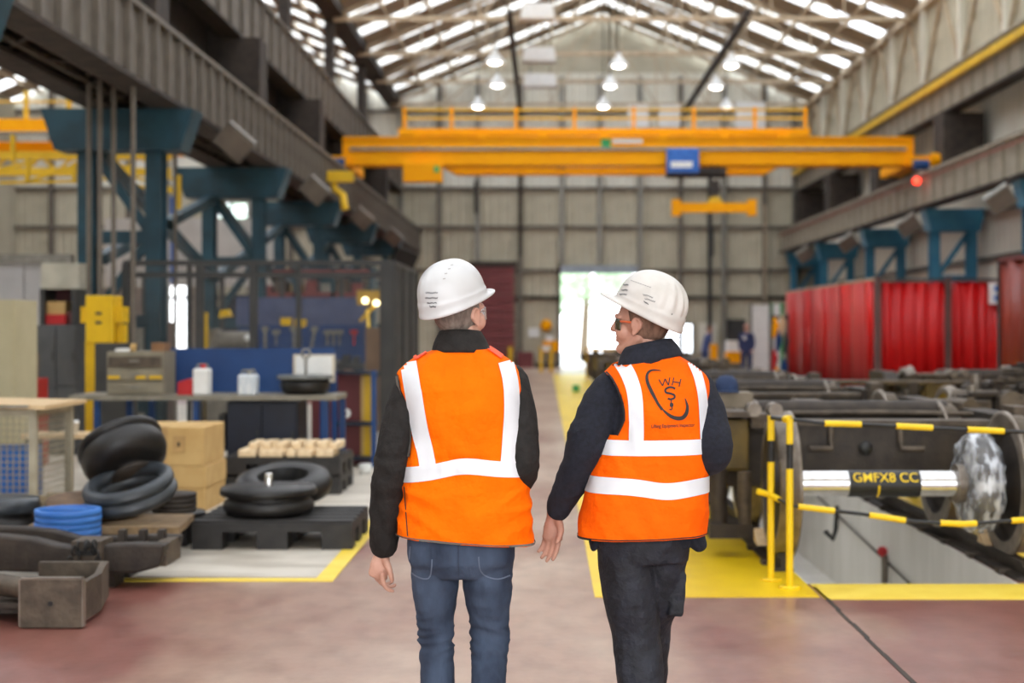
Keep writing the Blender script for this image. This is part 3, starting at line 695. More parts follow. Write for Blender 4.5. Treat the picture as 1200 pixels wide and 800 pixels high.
# ------------------------------------------------------------------ LEFT FOREGROUND
# steel lifting frame with a square end plate
t = thing('lifting_frame', 'brown fabricated steel frame with a square end plate, nearest object at left', 'steel frame', (-2.62, 7.7, 0))
b = MB(); pl = bevelled(MB().box(-2.795, 7.58, .005, -2.468, 7.62, .265).build('end_plate', m_dkbrown2, t, label='flat rectangular end plate with a hole'), .004)
MB().cyl((-2.632,7.575,.135),(-2.632,7.585,.135),.014,12).build('plate_hole', m_black, t)
for px, m in ((-2.80, m_rim), (-2.466, m_rim)): MB().box(px-.006, 7.585, .01, px+.006, 7.63, .262).build('weld_bead', m, t)
MB().box(-2.79, 7.578, .262, -2.47, 7.63, .272).build('weld_bead', m_rim, t)
MB().prism([(-2.50,7.62),(-2.47,7.62),(-2.475,7.95),(-2.52,8.15),(-2.56,8.36),(-2.95,8.36),(-2.96,8.32),(-2.60,8.32),(-2.555,8.13),(-2.51,7.93)], 'z', .03, .235).build('channel_side', m_dkbrown2, t)
MB().box(-2.95, 7.65, .10, -2.56, 8.3, .125).build('tray_plate', m_dkbrown, t)
MB().tube([(-2.78,7.66,.2),(-3.0,7.8,.2),(-3.5,7.95,.22),(-4.2,8.0,.24)], [.055,.06,.065,.06], 10).build('curved_arm', m_dkbrown2, t)
MB().box(-4.1, 7.75, .05, -2.84, 8.1, .17).build('base_plate', m_dkbrown, t)
MB().tube([(-3.3,7.7,.24),(-3.2,7.72,.33),(-3.08,7.74,.31),(-3.0,7.7,.2)], .008, 6).build('wire_loop', m_galv, t)
# bogie side casting
t = thing('side_frame_casting', 'long brown cast bogie side frame lying across the left foreground', 'casting', (-3.1, 8.8, 0))
pr = [(-4.6,.10),(-3.3,.11),(-2.98,.10),(-2.50,.10),(-2.36,.14),(-2.33,.275),(-2.52,.28),(-2.92,.26),(-3.00,.27),(-3.15,.31),(-3.35,.33),(-3.9,.335),(-4.6,.33)]
bevelled(MB().prism(pr, 'y', 8.72, 8.86).build('side_plate', m_dkbrown, t), .015)
bevelled(MB().prism([(a, z) for a, z in pr], 'y', 9.1, 9.2).build('side_plate', m_dkbrown, t), .015)
MB().box(-2.42, 8.8, .13, -2.34, 9.15, .27).build('end_cap', m_dkbrown2, t)
MB().box(-2.88, 8.66, .19, -2.70, 8.9, .305).build('lug_block', m_dkbrown2, t)
MB().box(-2.85, 8.65, .22, -2.74, 8.69, .25).build('lug_slot', m_black, t)
for x in (-2.68,-2.55,-2.43): MB().box(x-.02, 9.0, .20, x+.02, 9.08, .325).build('rib', m_dkbrown, t)
MB().box(-3.05, 8.8, .19, -2.42, 9.25, .215).build('web_plate', m_dkbrown, t)
lone('timber_block', MB().box(-2.86,8.80,0,-2.66,9.0,.10).box(-2.86,9.1,0,-2.66,9.3,.10), m_dkbrown, 'dark timber block holding up the brown casting near the yellow line', 'block', None, (-2.76,8.9,0))
lone('timber_block', MB().box(-4.2,8.80,0,-3.9,9.0,.10), m_dkbrown, 'dark timber block holding up the left end of the brown casting', 'block', None, (-4.05,8.9,0))
t = thing('chain', 'dark chain hanging from the brown casting', 'chain', (-2.7,8.66,.05))
for k in range(16):
    a = (k % 2)*math.pi/2; c = Vector((-2.78+.10*math.sin(k*.45), 8.64-.015*(k % 3), .10+.19*abs(math.cos(k*.42))))
    MB().tube([c+Matrix.Rotation(a+k,3,'Z') @ Vector((.016*math.cos(u), 0, .028*math.sin(u))) for u in [i*math.pi/4 for i in range(8)]], .006, 5, closed=True).build('chain_link', m_black, t)
# pallets
def pallet(x0, y0, w_, d_, h, label, n_stack=1, rz=0):
    t = thing('plastic_pallet', label, 'pallet', (x0, y0, 0), 'black plastic pallets')
    z = 0
    for s_ in range(n_stack):
        hh = h/n_stack
        MB().box(x0, y0, z+hh*.62, x0+w_, y0+d_, z+hh*.9).build('deck', m_plastic, t)
        ns = 5
        sm = MB().box(0, 0, 0, w_, d_/ns*.62, hh*.1).mesh('deck_board', m_plastic)
        for k in range(ns): piece(sm, t, (x0, y0+k*d_/ns+d_/ns*.1, z+hh*.9))
        bm_ = MB().box(0,0,0,w_*.19,d_*.2,hh*.62).mesh('foot_block', m_plastic)
        for i in range(3):
            for j in range(3): piece(bm_, t, (x0+i*w_*.405, y0+j*d_*.4, z))
        MB().box(x0, y0, z, x0+w_, y0+d_*.16, z+hh*.12).build('skid', m_plastic, t) if s_ else None
        z += hh
    return t
pallet(-2.55, 10.28, 1.16, .95, .21, 'black plastic pallet carrying the flat rubber disc spring')
pallet(-3.45, 10.05, .82, .95, .21, 'black plastic pallet under the disc stack, left of the front pallet')
pallet(-3.09, 13.7, 1.12, .95, .36, 'stacked black plastic pallets carrying the wooden blocks', 2)
lone('dirty_board', MB().obox((-3.0, 9.9, .245), (1.0,.7,.05), (0,.02,.1)), mat('oily_board', (112,90,64), (142,118,86), 12, .8), 'oily brown board under the grey rubber ring', 'board', None, (-2.95,9.75,.22))
lone('board_support', MB().box(-3.2,9.75,0,-2.6,10.0,.215), m_plastic, 'dark block carrying the oily brown board', 'block', None, (-3,9.7,0))
# blue strap coil
t = thing('strap_coil', 'coil of bright blue banding standing behind the brown casting', 'coil', (-3.04, 9.22, .1))
m_coil = mat('blue_strap', (36,96,176), (70,132,208), 3, .45, stretch=(1,1,14))
rg = MB().lathe([(.19,0),(.215,0),(.215,.042),(.19,.042),(.19,0)], 28).mesh('strap_turn', m_coil)
for k in range(7): piece(rg, t, (-3.18+R.uniform(-.006,.006), 9.5+R.uniform(-.006,.006), .10+k*.043))
lone('coil_stand', MB().box(-3.33,9.36,0,-3.03,9.66,.10), m_plastic, 'low dark block under the blue coil', 'block', None, (-3.0,9.6,0))
# grey rubber ring, tilted
def tilt(c, rx, ry, rz_=0): return Matrix.Translation(c) @ Matrix.Rotation(rz_,4,'Z') @ Matrix.Rotation(ry,4,'Y') @ Matrix.Rotation(rx,4,'X')
def ring_prof(R0, r, z0, k=12):
    return [(R0+r*math.cos(2*math.pi*i/k), z0+r*math.sin(2*math.pi*i/k)) for i in range(k+1)]
t = thing('rubber_ring', 'grey double rubber air spring ring leaning on its side, open centre', 'rubber ring', (-2.80,9.75,.27))
m4 = tilt((-2.895, 9.93, .475), .30, -.15)
MB().lathe(ring_prof(.265,.052,.045), 40, m4).build('upper_tube', m_rubber_g, t); MB().lathe(ring_prof(.27,.055,-.035), 40, m4).build('lower_tube', m_rubber_g, t)
# large black air spring, tilted
t = thing('air_spring', 'large black rubber air spring tilted steeply behind the grey ring', 'air spring', (-3.0,10.2,.25))
m5 = tilt((-3.03, 10.25, .70), -.48, -.55)
MB().lathe([(.0,.13),(.27,.13),(.305,.11),(.31,.08),(.29,.06)], 40, m5).build('top_plate', m_rubber, t)
MB().lathe([(.28,.075),(.305,.02),(.305,-.04),(.28,-.10),(.22,-.135),(.15,-.14),(.11,-.155),(.11,-.18)], 40, m5).build('bellows', m_rubber, t)
MB().lathe([(.11,-.18),(.16,-.185),(.16,-.21),(0,-.21)], 32, m5).build('base_plate', m_dkbrown, t)
q = m5 @ Vector((.08,.05,.15)); MB().obox(q, (.12,.05,.05), (.2,-.42,.2)).build('port_lug', m_black, t)
lone('steel_disc', MB().lathe([(0,0),(.33,0),(.33,.05),(0,.05)], 36, tilt((-3.18,10.05,.33),.1,.1)), mat('rusty_plate', (100,78,60), (128,102,78), 12, .8), 'rusty flat disc under the tilted black air spring', 'disc', None, (-3.18,10.05,.33))
lone('support_block', MB().box(-3.35,9.98,0,-2.95,10.04,.3), m_dkbrown, 'dark upright block under the rusty flat disc', 'block', None, (-3.15,10.0,0))
# left edge air spring
def disc_spring(name, label, x, y, z, r, h, mtop, mbody, pin=True):
    t = thing(name, label, 'air spring', (x,y,z)); T = Matrix.Translation((x,y,z))
    MB().lathe([(0,h*.70),(r*.97,h*.70),(r,h*.75),(r,h*.9),(r*.96,h),(0,h)], 40, T).build('top_plate', mtop, t)
    MB().lathe([(0,0),(r*.78,0),(r*.90,h*.12),(r*.95,h*.32),(r*.90,h*.52),(r*.82,h*.60),(r*.88,h*.7)], 40, T).build('bellows', mbody, t)
    if pin: MB().lathe([(.03,h),(.03,h+.09),(.022,h+.10),(0,h+.10)], 16, T).build('centre_pin', m_bright, t)
    return t
disc_spring('air_spring', 'grey topped black air spring cut by the left edge of the picture', -3.80, 9.9, .12, .28, .30, m_rubber_g, m_rubber, False)
lone('spring_stand', MB().box(-4.0,9.7,0,-3.6,10.1,.12), m_plastic, 'low dark stand under the left edge air spring', 'stand', None, (-3.8,9.9,0))
disc_spring('air_spring', 'flat black air spring with a steel pin, lying on the front pallet', -2.07, 10.68, .21, .36, .21, m_rubber, m_rubber)
t = thing('rubber_bellows', 'black rubber bellows ring standing tilted behind the flat air spring', 'rubber ring', (-2.08,11.1,.24))
m6 = tilt((-2.06,11.22,.37), .22, -.03); MB().lathe([(.20,-.08),(.28,-.10),(.36,-.07),(.385,0),(.36,.07),(.28,.10),(.2,.08)], 44, m6).build('bellows', m_rubber, t)
MB().lathe([(.2,-.08),(.18,0),(.2,.08)], 36, m6).build('inner_ring', m_black, t)
t = thing('disc_stack', 'small stack of dark discs with a steel pin, left of the front pallet', 'disc stack', (-2.76,10.6,.21))
for k in range(4): MB().lathe([(0,0),(.16,0),(.165,.01),(.165,.03),(.16,.034),(0,.034)], 28, Matrix.Translation((-2.76,10.6,.24+k*.035))).build('disc', m_dkbrown, t)
MB().lathe([(0,0),(.23,0),(.23,.03),(0,.03)], 32, Matrix.Translation((-2.76,10.6,.21))).build('base_disc', m_rubber, t)
MB().cyl((-2.80,10.6,.38),(-2.80,10.6,.50),.028,12).build('centre_pin', m_bright, t)
# cardboard boxes
for k, (z0, z1, dx, lb) in enumerate(((0,.205,0,'bottom cardboard box of the stack at left'),(.207,.40,.01,'middle cardboard box of the stack at left'),(.402,.742,-.01,'top cardboard box of the stack, tallest of the three'))):
    t = thing('cardboard_box', lb, 'box', (-3.35+dx,12.5,z0), 'cardboard boxes stacked on the left')
    bevelled(MB().box(-3.83+dx, 12.42, z0, -2.96+dx, 13.2, z1).build('carton', m_card, t), .01)
    MB().box(-3.35+dx, 12.415, z0+.01, -3.28+dx, 12.425, z1).build('packing_tape', m_tape, t)
    if k == 2: MB().box(-3.24, 12.405, z1-.22, -3.14, 12.412, z1-.08).build('printed_mark', m_tape, t); MB().box(-3.20,12.40,z1-.17,-3.18,12.406,z1-.13).build('printed_mark', m_black, t)
# wooden block pile
for k in range(34):
    r1 = random.Random(k); lay = 0 if k < 20 else 1; i = k if k < 20 else k-20
    nx = 10 if lay == 0 else 7; x = -2.93+(i % nx)*(.94/nx)+r1.uniform(-.01,.01)+(.08*lay); yy = 13.82+(i//nx)*.28+.12*lay
    o = MB().obox((0,0,0), (.085,.2,.062)).build('wood_block', m_wood2)
    o.location = (x, yy, .394+lay*.064); o.rotation_euler = (0,0,r1.uniform(-.25,.25)); 
    tag(o, 'small pale timber block in the pile on the stacked black pallets', 'block', 'pile of timber blocks'); bevelled(o, .004, 1)
# mesh cage
t = thing('mesh_cage', 'beige steel mesh stillage at the left edge with a wooden lid', 'cage', (-4.6, 11.3, 0))
cx0, cx1, cy0, cy1 = -5.3, -4.06, 11.3, 12.15
m_cage = mat('cage_paint', (150,142,122), (168,160,140), 5, .6)
for x, y in ((cx1,cy0),(cx1,cy1),(cx0,cy0),(cx0,cy1)): MB().box(x-.03,y-.03,0,x+.03,y+.03,.96).build('corner_post', m_cage, t)
for z in (.12,.93): 
    MB().box(cx0,cy0-.02,z-.025,cx1,cy0+.02,z+.025).build('frame_bar', m_cage, t); MB().box(cx1-.02,cy0,z-.025,cx1+.02,cy1,z+.025).build('frame_bar', m_cage, t)
    MB().box(cx0,cy1-.02,z-.025,cx1,cy1+.02,z+.025).build('frame_bar', m_cage, t)
wire = MB(); 
for k in range(24): x = cx0+.05*k+.03; wire.bar((x,cy0,.12),(x,cy0,.93),.006)
for k in range(16): z = .14+.05*k; wire.bar((cx0,cy0,z),(cx1,cy0,z),.006); wire.bar((cx1,cy0,z),(cx1,cy1,z),.006)
for k in range(17): y = cy0+.05*k; wire.bar((cx1,y,.12),(cx1,y,.93),.006)
wire.build('wire_mesh', m_cage, t, kind='stuff')
bevelled(MB().box(cx0,cy0,.10,cx1,cy1,.13).build('floor_plate', m_dkbrown, t), .003)
lid = thing('plywood_sheet', 'warped pale plywood board on top of the mesh cage', 'board', (-4.6,11.7,.96))
MB().obox((-4.62,11.74,.99), (1.36,1.0,.035), (0,.02,.0)).build('board', m_wood, lid)
lone('steel_sheet', MB().box(-4.42,11.22,.975,-4.08,11.32,.995), m_galv, 'thin grey metal strip at the corner of the plywood board', 'strip', None, (-4.2,11.25,.975))
lone('blue_crate', MB().box(-5.0,11.7,.13,-4.25,12.05,.62), m_blue2, 'blue crate inside the mesh cage', 'crate', None, (-4.7,11.8,.13))
lone('timber_offcut', MB().box(-4.9,11.45,.13,-4.5,11.65,.28), m_wood, 'pale timber offcut inside the mesh cage', 'timber', None, (-4.7,11.5,.13))
for k in range(5): lone('timber_offcut', MB().obox((-4.35+.07*k-.1*(k % 2), 11.42+.13*k, .17+.02*(k % 3)), (.22,.07,.05), (0,.1,R.uniform(-1,1))), m_wood, ['nearest','second','middle','fourth','farthest'][k]+' small timber stick on the floor of the mesh cage', 'timber', 'timber sticks in the mesh cage', (-4.3,11.5,.15))
t = thing('low_shelf', 'low pale shelf board behind the tilted black air spring', 'shelf', (-4.2,13.0,0))
MB().box(-4.75,12.9,.60,-3.85,13.3,.64).build('shelf_board', m_wood, t)
for x in (-4.7,-3.9): MB().box(x-.03,12.95,0,x+.03,13.25,.6).build('leg', m_fence, t)
lone('white_tub', MB().lathe([(0,0),(.055,0),(.06,.09),(.065,.09),(.065,.12),(0,.12)], 16, Matrix.Translation((-4.32,13.0,.64))), m_white, 'small white tub on the low shelf board', 'tub', None, (-4.32,13.0,.64))

# ------------------------------------------------------------------ WORKBENCH
BY = 14.7
t = thing('workbench', 'long steel workbench with blue legs and a blue back board', 'workbench', (-3.5, BY, 0))
MB().box(PX(80,BY), BY-.0, .86, PX(395,BY), BY+.75, .91).build('bench_top', mat('bench_top_grey', (120,114,100), (142,136,122), 6, .6), t)
for px in (111, 133, 160, 228, 380, 392): MB().box(PX(px,BY)-.03, BY+.05+(.5 if px in (133,160,392) else 0), 0, PX(px,BY)+.03, BY+.11+(.5 if px in (133,160,392) else 0), .86).build('leg', m_blue, t)
MB().box(PX(180,BY+.7), BY+.70, .86, PX(392,BY+.7), BY+.74, PZ(408,BY+.7)).build('back_board', m_blue, t)
MB().box(PX(110,BY), BY+.1, .32, PX(260,BY), BY+.7, .35).build('lower_shelf', m_navy, t)
t = thing('bench_cabinet', 'dark navy cupboard under the right end of the workbench', 'cabinet', (-2.9,BY+.1,0))
MB().box(PX(263,BY), BY+.12, .05, PX(347,BY), BY+.68, .84).build('body', m_navy, t)
for a, b_ in ((265,304),(306,345)): d_ = MB().box(PX(a,BY), BY+.09, .08, PX(b_,BY), BY+.12, .82).build('door', m_navy, t); MB().box(PX(b_-5,BY), BY+.07, .42, PX(b_-3,BY), BY+.09, .54).build('handle', m_fence, d_)
lone('waste_bin', MB().box(PX(190,BY), BY+.2, 0, PX(225,BY), BY+.55, .55), m_fence, 'dark bin under the middle of the workbench', 'bin', None, (PX(205,BY),BY+.3,0))
lone('parts_bin', MB().box(PX(120,BY), BY+.2, .35, PX(150,BY), BY+.55, .55), m_fence, 'dark box on the lower shelf at the left end of the workbench', 'box', None, (PX(135,BY),BY+.3,.35))
for k in range(3): lone('parts_bin', MB().box(PX(233+k*9,BY), BY+.2, .36, PX(240+k*9,BY), BY+.5, .5+.1*k), [m_redp, m_yelpost, m_fence][k], ['red','yellow','grey'][k]+' tin on the shelf under the workbench', 'tin', None, (PX(240,BY),BY+.3,.36))
# drawer organiser
t = thing('drawer_cabinet', 'grey steel drawer unit standing on the workbench', 'cabinet', (PX(154,BY), BY+.1, .91))
m_org = mat('organiser_grey', (126,118,100), (144,136,116), 5, .6)
x0, x1, z0, z1 = PX(121,BY), PX(188,BY), .91, PZ(412,BY)
MB().box(x0, BY+.12, z0, x1, BY+.6, z1).build('body', m_org, t)
dh = (z1-z0-.04)/3
for k in range(3):
    dr = bevelled(MB().box(x0+.02, BY+.09, z0+.02+k*dh, x1-.02, BY+.12, z0+k*dh+dh-.01).build('drawer', m_dkbrown2 if k == 2 else m_org, t), .004)
    MB().box((x0+x1)/2-.05, BY+.07, z0+.02+k*dh+.05, (x0+x1)/2+.05, BY+.09, z0+k*dh+.09).build('handle', m_galv, dr)
for a, b_ in ((123,137),(156,168),(172,187)): MB().box(PX(a,BY), BY+.08, PZ(444,BY), PX(b_,BY), BY+.09, PZ(440.5,BY)).build('label_strip', m_yelpost, t)
lone('wooden_box', MB().box(PX(171,BY), BY+.2, z1, PX(186,BY), BY+.45, z1+.09), mat('brown_box', (120,86,56), None, 5, .7), 'small brown box on top of the grey drawer unit', 'box', None, (PX(178,BY),BY+.3,z1))
lone('paper_pad', MB().box(PX(130,BY), BY+.15, z1, PX(145,BY), BY+.4, z1+.03), m_white, 'white pad of paper on top of the grey drawer unit', 'paper', None, (PX(137,BY),BY+.3,z1))
lone('small_pot', MB().lathe([(0,0),(.03,0),(.035,.08),(0,.08)], 12, Matrix.Translation((PX(148,BY),BY+.25,z1))), m_card, 'small pale pot beside the paper on the drawer unit', 'pot', None, (PX(148,BY),BY+.25,z1))
lone('red_box', MB().prism([(PX(205,BY),.91),(PX(224,BY),.91),(PX(224,BY),1.05),(PX(218,BY),1.08),(PX(205,BY),1.04)], 'y', BY+.1, BY+.3), m_redp, 'red plastic case on the workbench beside the white canister', 'box', None, (PX(214,BY),BY+.2,.91))
def canister(px0, px1, pt, label, m, cap_m):
    x0, x1 = PX(px0,BY), PX(px1,BY); z1 = PZ(pt,BY)
    t = thing('canister', label, 'canister', ((x0+x1)/2, BY+.15, .91)); bevelled(MB().box(x0, BY+.05, .91, x1, BY+.25, z1).build('body', m, t), .02)
    MB().cyl(((x0+x1)/2+.01, BY+.15, z1), ((x0+x1)/2+.01, BY+.15, z1+.045), .03, 12).build('cap', cap_m, t)
    MB().tube([(x0+.02,BY+.15,z1),(x0+.03,BY+.15,z1+.04),(x1-.03,BY+.15,z1+.045),(x1-.02,BY+.15,z1)], .01, 6).build('handle', m_galv, t)
canister(224, 242, 432, 'white canister with a red cap on the workbench', m_white, m_redp)
canister(277, 298, 439, 'pale blue and white canister on the workbench, left of the round disc', mat('pale_blue_can', (196,206,214), (222,226,228), 9, .4, lo=.45, hi=.55, stretch=(8,1,1)), m_galv)
t = thing('disc_table', 'dark round disc unit standing at the right end of the workbench', 'air spring', (PX(351,BY),BY+.2,.91)); T = Matrix.Translation((PX(351,BY)+.01,BY+.28,.912))
MB().lathe([(0,.16),(.29,.16),(.295,.18),(.29,.20),(0,.20)], 36, T).build('top_plate', mat('disc_grey', (96,98,96), (118,120,116), 8, .5), t); MB().lathe([(0,0),(.2,0),(.25,.05),(.26,.10),(.25,.15),(0,.16)], 36, T).build('bellows', m_rubber, t)
cxx = PX(352,BY)+.01; MB().cyl((cxx,BY+.28,1.11),(cxx,BY+.28,1.30),.014,8).build('eye_shank', m_galv, t); MB().tube([(cxx+.045*math.cos(a),BY+.28,1.34+.045*math.sin(a)) for a in [i*math.pi/6 for i in range(12)]], .013, 6, closed=True).build('lifting_eye', m_galv, t)
t = thing('white_board', 'small white board propped against the blue back board', 'board', (PX(367,BY),BY+.6,.91))
MB().box(PX(343,BY+.6),BY+.62,PZ(448,BY+.6),PX(392,BY+.6),BY+.65,PZ(415,BY+.6)).build('frame', mat('board_frame', (190,180,160), None, 4, .6), t); MB().box(PX(346,BY+.6),BY+.61,PZ(446,BY+.6),PX(389,BY+.6),BY+.62,PZ(417,BY+.6)).build('sheet', m_white, t)
# ---- machines and shelves behind the bench
t = thing('machine_column', 'tall yellow machine column left of the mesh cage', 'machine', (PX(115,17), 17, 0))
d = 17
bevelled(MB().box(PX(100,d), d, PZ(402,d), PX(132,d), d+.4, PZ(346,d)).build('head', m_yelpost, t), .01)
MB().box(PX(99,d), d+.02, 0, PX(112,d), d+.36, PZ(400,d)).build('column', m_yelpost, t)
for a, b_ in ((91,100),(132,141)): MB().box(PX(a,d), d+.1, PZ(378,d), PX(b_,d), d+.35, PZ(359,d)).build('ear', m_yelpost, t)
for z in (367, 378): MB().box(PX(112,d), d-.01, PZ(z+1.6,d), PX(119,d), d, PZ(z-1.6,d)).build('name_plate', m_fence, t)
MB().box(PX(133,d), d+.15, 0, PX(141,d), d+.3, PZ(380,d)).build('guide', m_yelpost, t)
lone('control_desk', MB().box(PX(111,16.4),16.4,0,PX(150,16.4),16.8,PZ(402,16.4)), m_fence, 'dark grey control desk behind the drawer unit', 'desk', None, (PX(130,16.4),16.4,0))
d = 18
t = thing('locker', 'grey steel double locker at the left', 'locker', (PX(66,d), d, 0))
MB().box(PX(42,d), d, 0, PX(91,d), d+.45, PZ(381,d)).build('body', m_locker, t)
for a, b_ in ((43.5,65.5),(67,89.5)):
    for z0_, z1_ in ((.05,.86),(.88,PZ(382.5,d))):
        q = bevelled(MB().box(PX(a,d), d-.02, z0_, PX(b_,d), d, z1_).build('door', m_locker, t), .004); MB().box(PX(b_-4,d), d-.035, (z0_+z1_)/2-.06, PX(b_-2.5,d), d-.02, (z0_+z1_)/2+.06).build('handle', m_fence, q)
d = 18.9
t = thing('storage_rack', 'cream fronted rack with red crates above the grey locker', 'rack', (PX(66,d), d, 0))
MB().box(PX(48,d), d, PZ(338,d), PX(92,d), d+.5, PZ(308,d)).build('header_panel', mat('header_cream', (168,164,148), None, 3, .6), t)
MB().box(PX(50,d), d+.45, 0, PX(84,d), d+.5, PZ(338,d)).build('back_panel', mat('dark_maroon', (84,40,44), None, 3, .6), t)
for px in (49, 86): MB().box(PX(px,d)-.03, d, 0, PX(px,d)+.03, d+.5, PZ(338,d)).build('upright', m_fence, t)
MB().box(PX(48,d), d, PZ(382,d), PX(88,d), d+.45, PZ(380,d)).build('shelf', m_locker, t)
lone('red_crate', MB().box(PX(50,d), d+.05, PZ(380,d), PX(75,d), d+.4, PZ(368,d)), m_redp, 'red crate on the rack above the grey locker', 'crate', None, (PX(62,d),d+.1,PZ(380,d)))
lone('pale_carton', MB().box(PX(52,d), d+.08, PZ(368,d), PX(74,d), d+.35, PZ(353,d)), m_card, 'pale carton on top of the red crate on the rack', 'box', None, (PX(62,d),d+.1,PZ(368,d)))
lone('red_jerrycan', MB().box(PX(76,d), d+.1, PZ(380,d), PX(84,d), d+.3, PZ(365,d)), m_maroon, 'dark red canister beside the red crate on the rack', 'canister', None, (PX(80,d),d+.1,PZ(380,d)))
d = 14
t = thing('beige_cabinet', 'tall beige steel cabinet cut by the left edge', 'cabinet', (-5.4, d, 0)); MB().box(-6.3, d, 0, PX(18,d), d+.6, PZ(351,d)).build('body', m_beige, t)
MB().box(-6.25, d-.02, .05, PX(16,d), d, PZ(353,d)).build('door', m_beige, t)
lone('red_bin', MB().box(PX(18,16.5), 16.5, 0, PX(42,16.5), 16.9, PZ(444,16.5)), m_redp, 'red bin between the beige cabinet and the grey locker', 'bin', None, (PX(30,16.5),16.5,0))
lone('cork_panel', MB().box(PX(25,17), 17, 0, PX(42,17), 17.1, PZ(414,17)), mat('brown_board', (96,76,60), None, 5, .7), 'dark brown board standing above the red bin', 'board', None, (PX(33,17),17,.2))
t = thing('office_partition', 'pale partition wall at the left behind the beige cabinet', 'partition', (-8, 22, 0))
pw = MB().box(0,0,0,.62,.06,2.6).mesh('panel', mat('partition_pale', (172,170,168), (184,182,180), 2, .6))
for k in range(5): piece(pw, t, (-10.6+k*.64, 22, 0))
MB().box(-10.8, 21.95, 2.6, -7.3, 22.1, 2.75).build('head_rail', m_galv, t)
# maroon cabinets right of the bench
d = 16.4
t = thing('shelf_unit', 'maroon steel shelf unit at the right end of the workbench', 'shelf unit', (PX(412,d), d, 0))
MB().box(PX(360,d), d+.3, 0, PX(436,d), d+.36, PZ(438,d)).build('back_panel', m_maroon, t)
MB().box(PX(424,d), d+.2, .12, PX(434,d), d+.28, PZ(440,d)).build('yellow_panel', m_yelpost, t); MB().box(PX(420,d), d+.2, .12, PX(424,d), d+.28, PZ(440,d)).build('pink_panel', m_card, t)
for px in (378, 392, 438): MB().box(PX(px,d)-.03, d-.02, 0, PX(px,d)+.03, d+.04, PZ(434,d)).build('upright', m_blue, t)
for z in (.1,.5,PZ(437,d)): MB().box(PX(392,d), d, z-.02, PX(440,d), d+.3, z+.02).build('shelf', m_navy, t)
lone('white_tape_roll', MB().lathe(ring_prof(.035,.02,0), 16, tilt((PX(405,d),d+.05,.62),math.pi/2,0)), m_white, 'white tape roll on the maroon shelf unit', 'tape roll', None, (PX(405,d),d+.05,.52))
lone('machine_vice', MB().box(PX(395,d),d,1.13,PX(425,d),d+.25,1.2).box(PX(400,d),d+.05,1.2,PX(408,d),d+.2,1.3).box(PX(413,d),d+.05,1.2,PX(419,d),d+.2,1.28), m_fence, 'dark bench vice on top of the maroon shelf unit', 'vice', None, (PX(410,d),d,1.13))
lone('white_tub', MB().lathe([(0,0),(.06,0),(.07,.12),(0,.12)], 14, Matrix.Translation((PX(428,15.6),15.6,0))), m_white, 'white tub on the floor behind the wooden blocks', 'tub', None, (PX(428,15.6),15.6,0))

# ------------------------------------------------------------------ MESH ENCLOSURE
d = 19.0; zt = PZ(308,d)
en = thing('mesh_enclosure', 'dark grey mesh fence enclosure behind the workbench', 'fence', (-3.8, d, 0))
xe0, xe1 = PX(145,d), PX(458,d)
for px in (148, 222, 234, 297, 350): MB().box(PX(px,d)-(.05 if px in (148,234,297) else .03), d-.04, 0, PX(px,d)+(.05 if px in (148,234,297) else .03), d+.04, zt).build('fence_post', m_fence, en)
MB().box(PX(446,d), d-.06, 0, PX(460,d), d+.06, zt).build('fence_post', m_fence, en)
for z in (zt, PZ(322,d), 1.0): MB().box(xe0, d-.03, z-.035, xe1, d+.03, z+.035).build('frame_bar', m_fence, en)
wm = MB()
x = xe0
while x < xe1: wm.bar((x,d,0),(x,d,zt),.005); x += .06
z = .05
while z < zt: wm.bar((xe0,d,z),(xe1,d,z),.005); z += .06
wm.build('wire_mesh', m_mesh, en, kind='stuff')
# side panels running away from the camera: vertical slats
xs_ = xe1+.02
for y in (19.0, 20.2, 21.4, 22.5): MB().box(xs_-.04, y-.04, 0, xs_+.04, y+.04, zt).build('fence_post', m_fence, en)
for z in (zt, .06): MB().box(xs_-.03, 19, z-.035, xs_+.03, 22.5, z+.035).build('frame_bar', m_fence, en)
slm = MB().box(-.012,-.02,0,.012,.02,zt).mesh('fence_slat', m_fence)
for k in range(58): 
    if k in (5,6): continue
    piece(slm, en, (xs_, 19.08+k*.058, 0))
# back line of the enclosure
d = 26.0
t = thing('mesh_fence', 'farther dark mesh fence line behind the enclosure', 'fence', (-5, d, 0))
for px in (170, 260, 330, 400, 470): MB().box(PX(px,d)-.04, d-.04, 0, PX(px,d)+.04, d+.04, 2.6).build('fence_post', m_fence, t)
MB().box(PX(165,d), d-.03, 2.55, PX(475,d), d+.03, 2.62).build('frame_bar', m_fence, t)

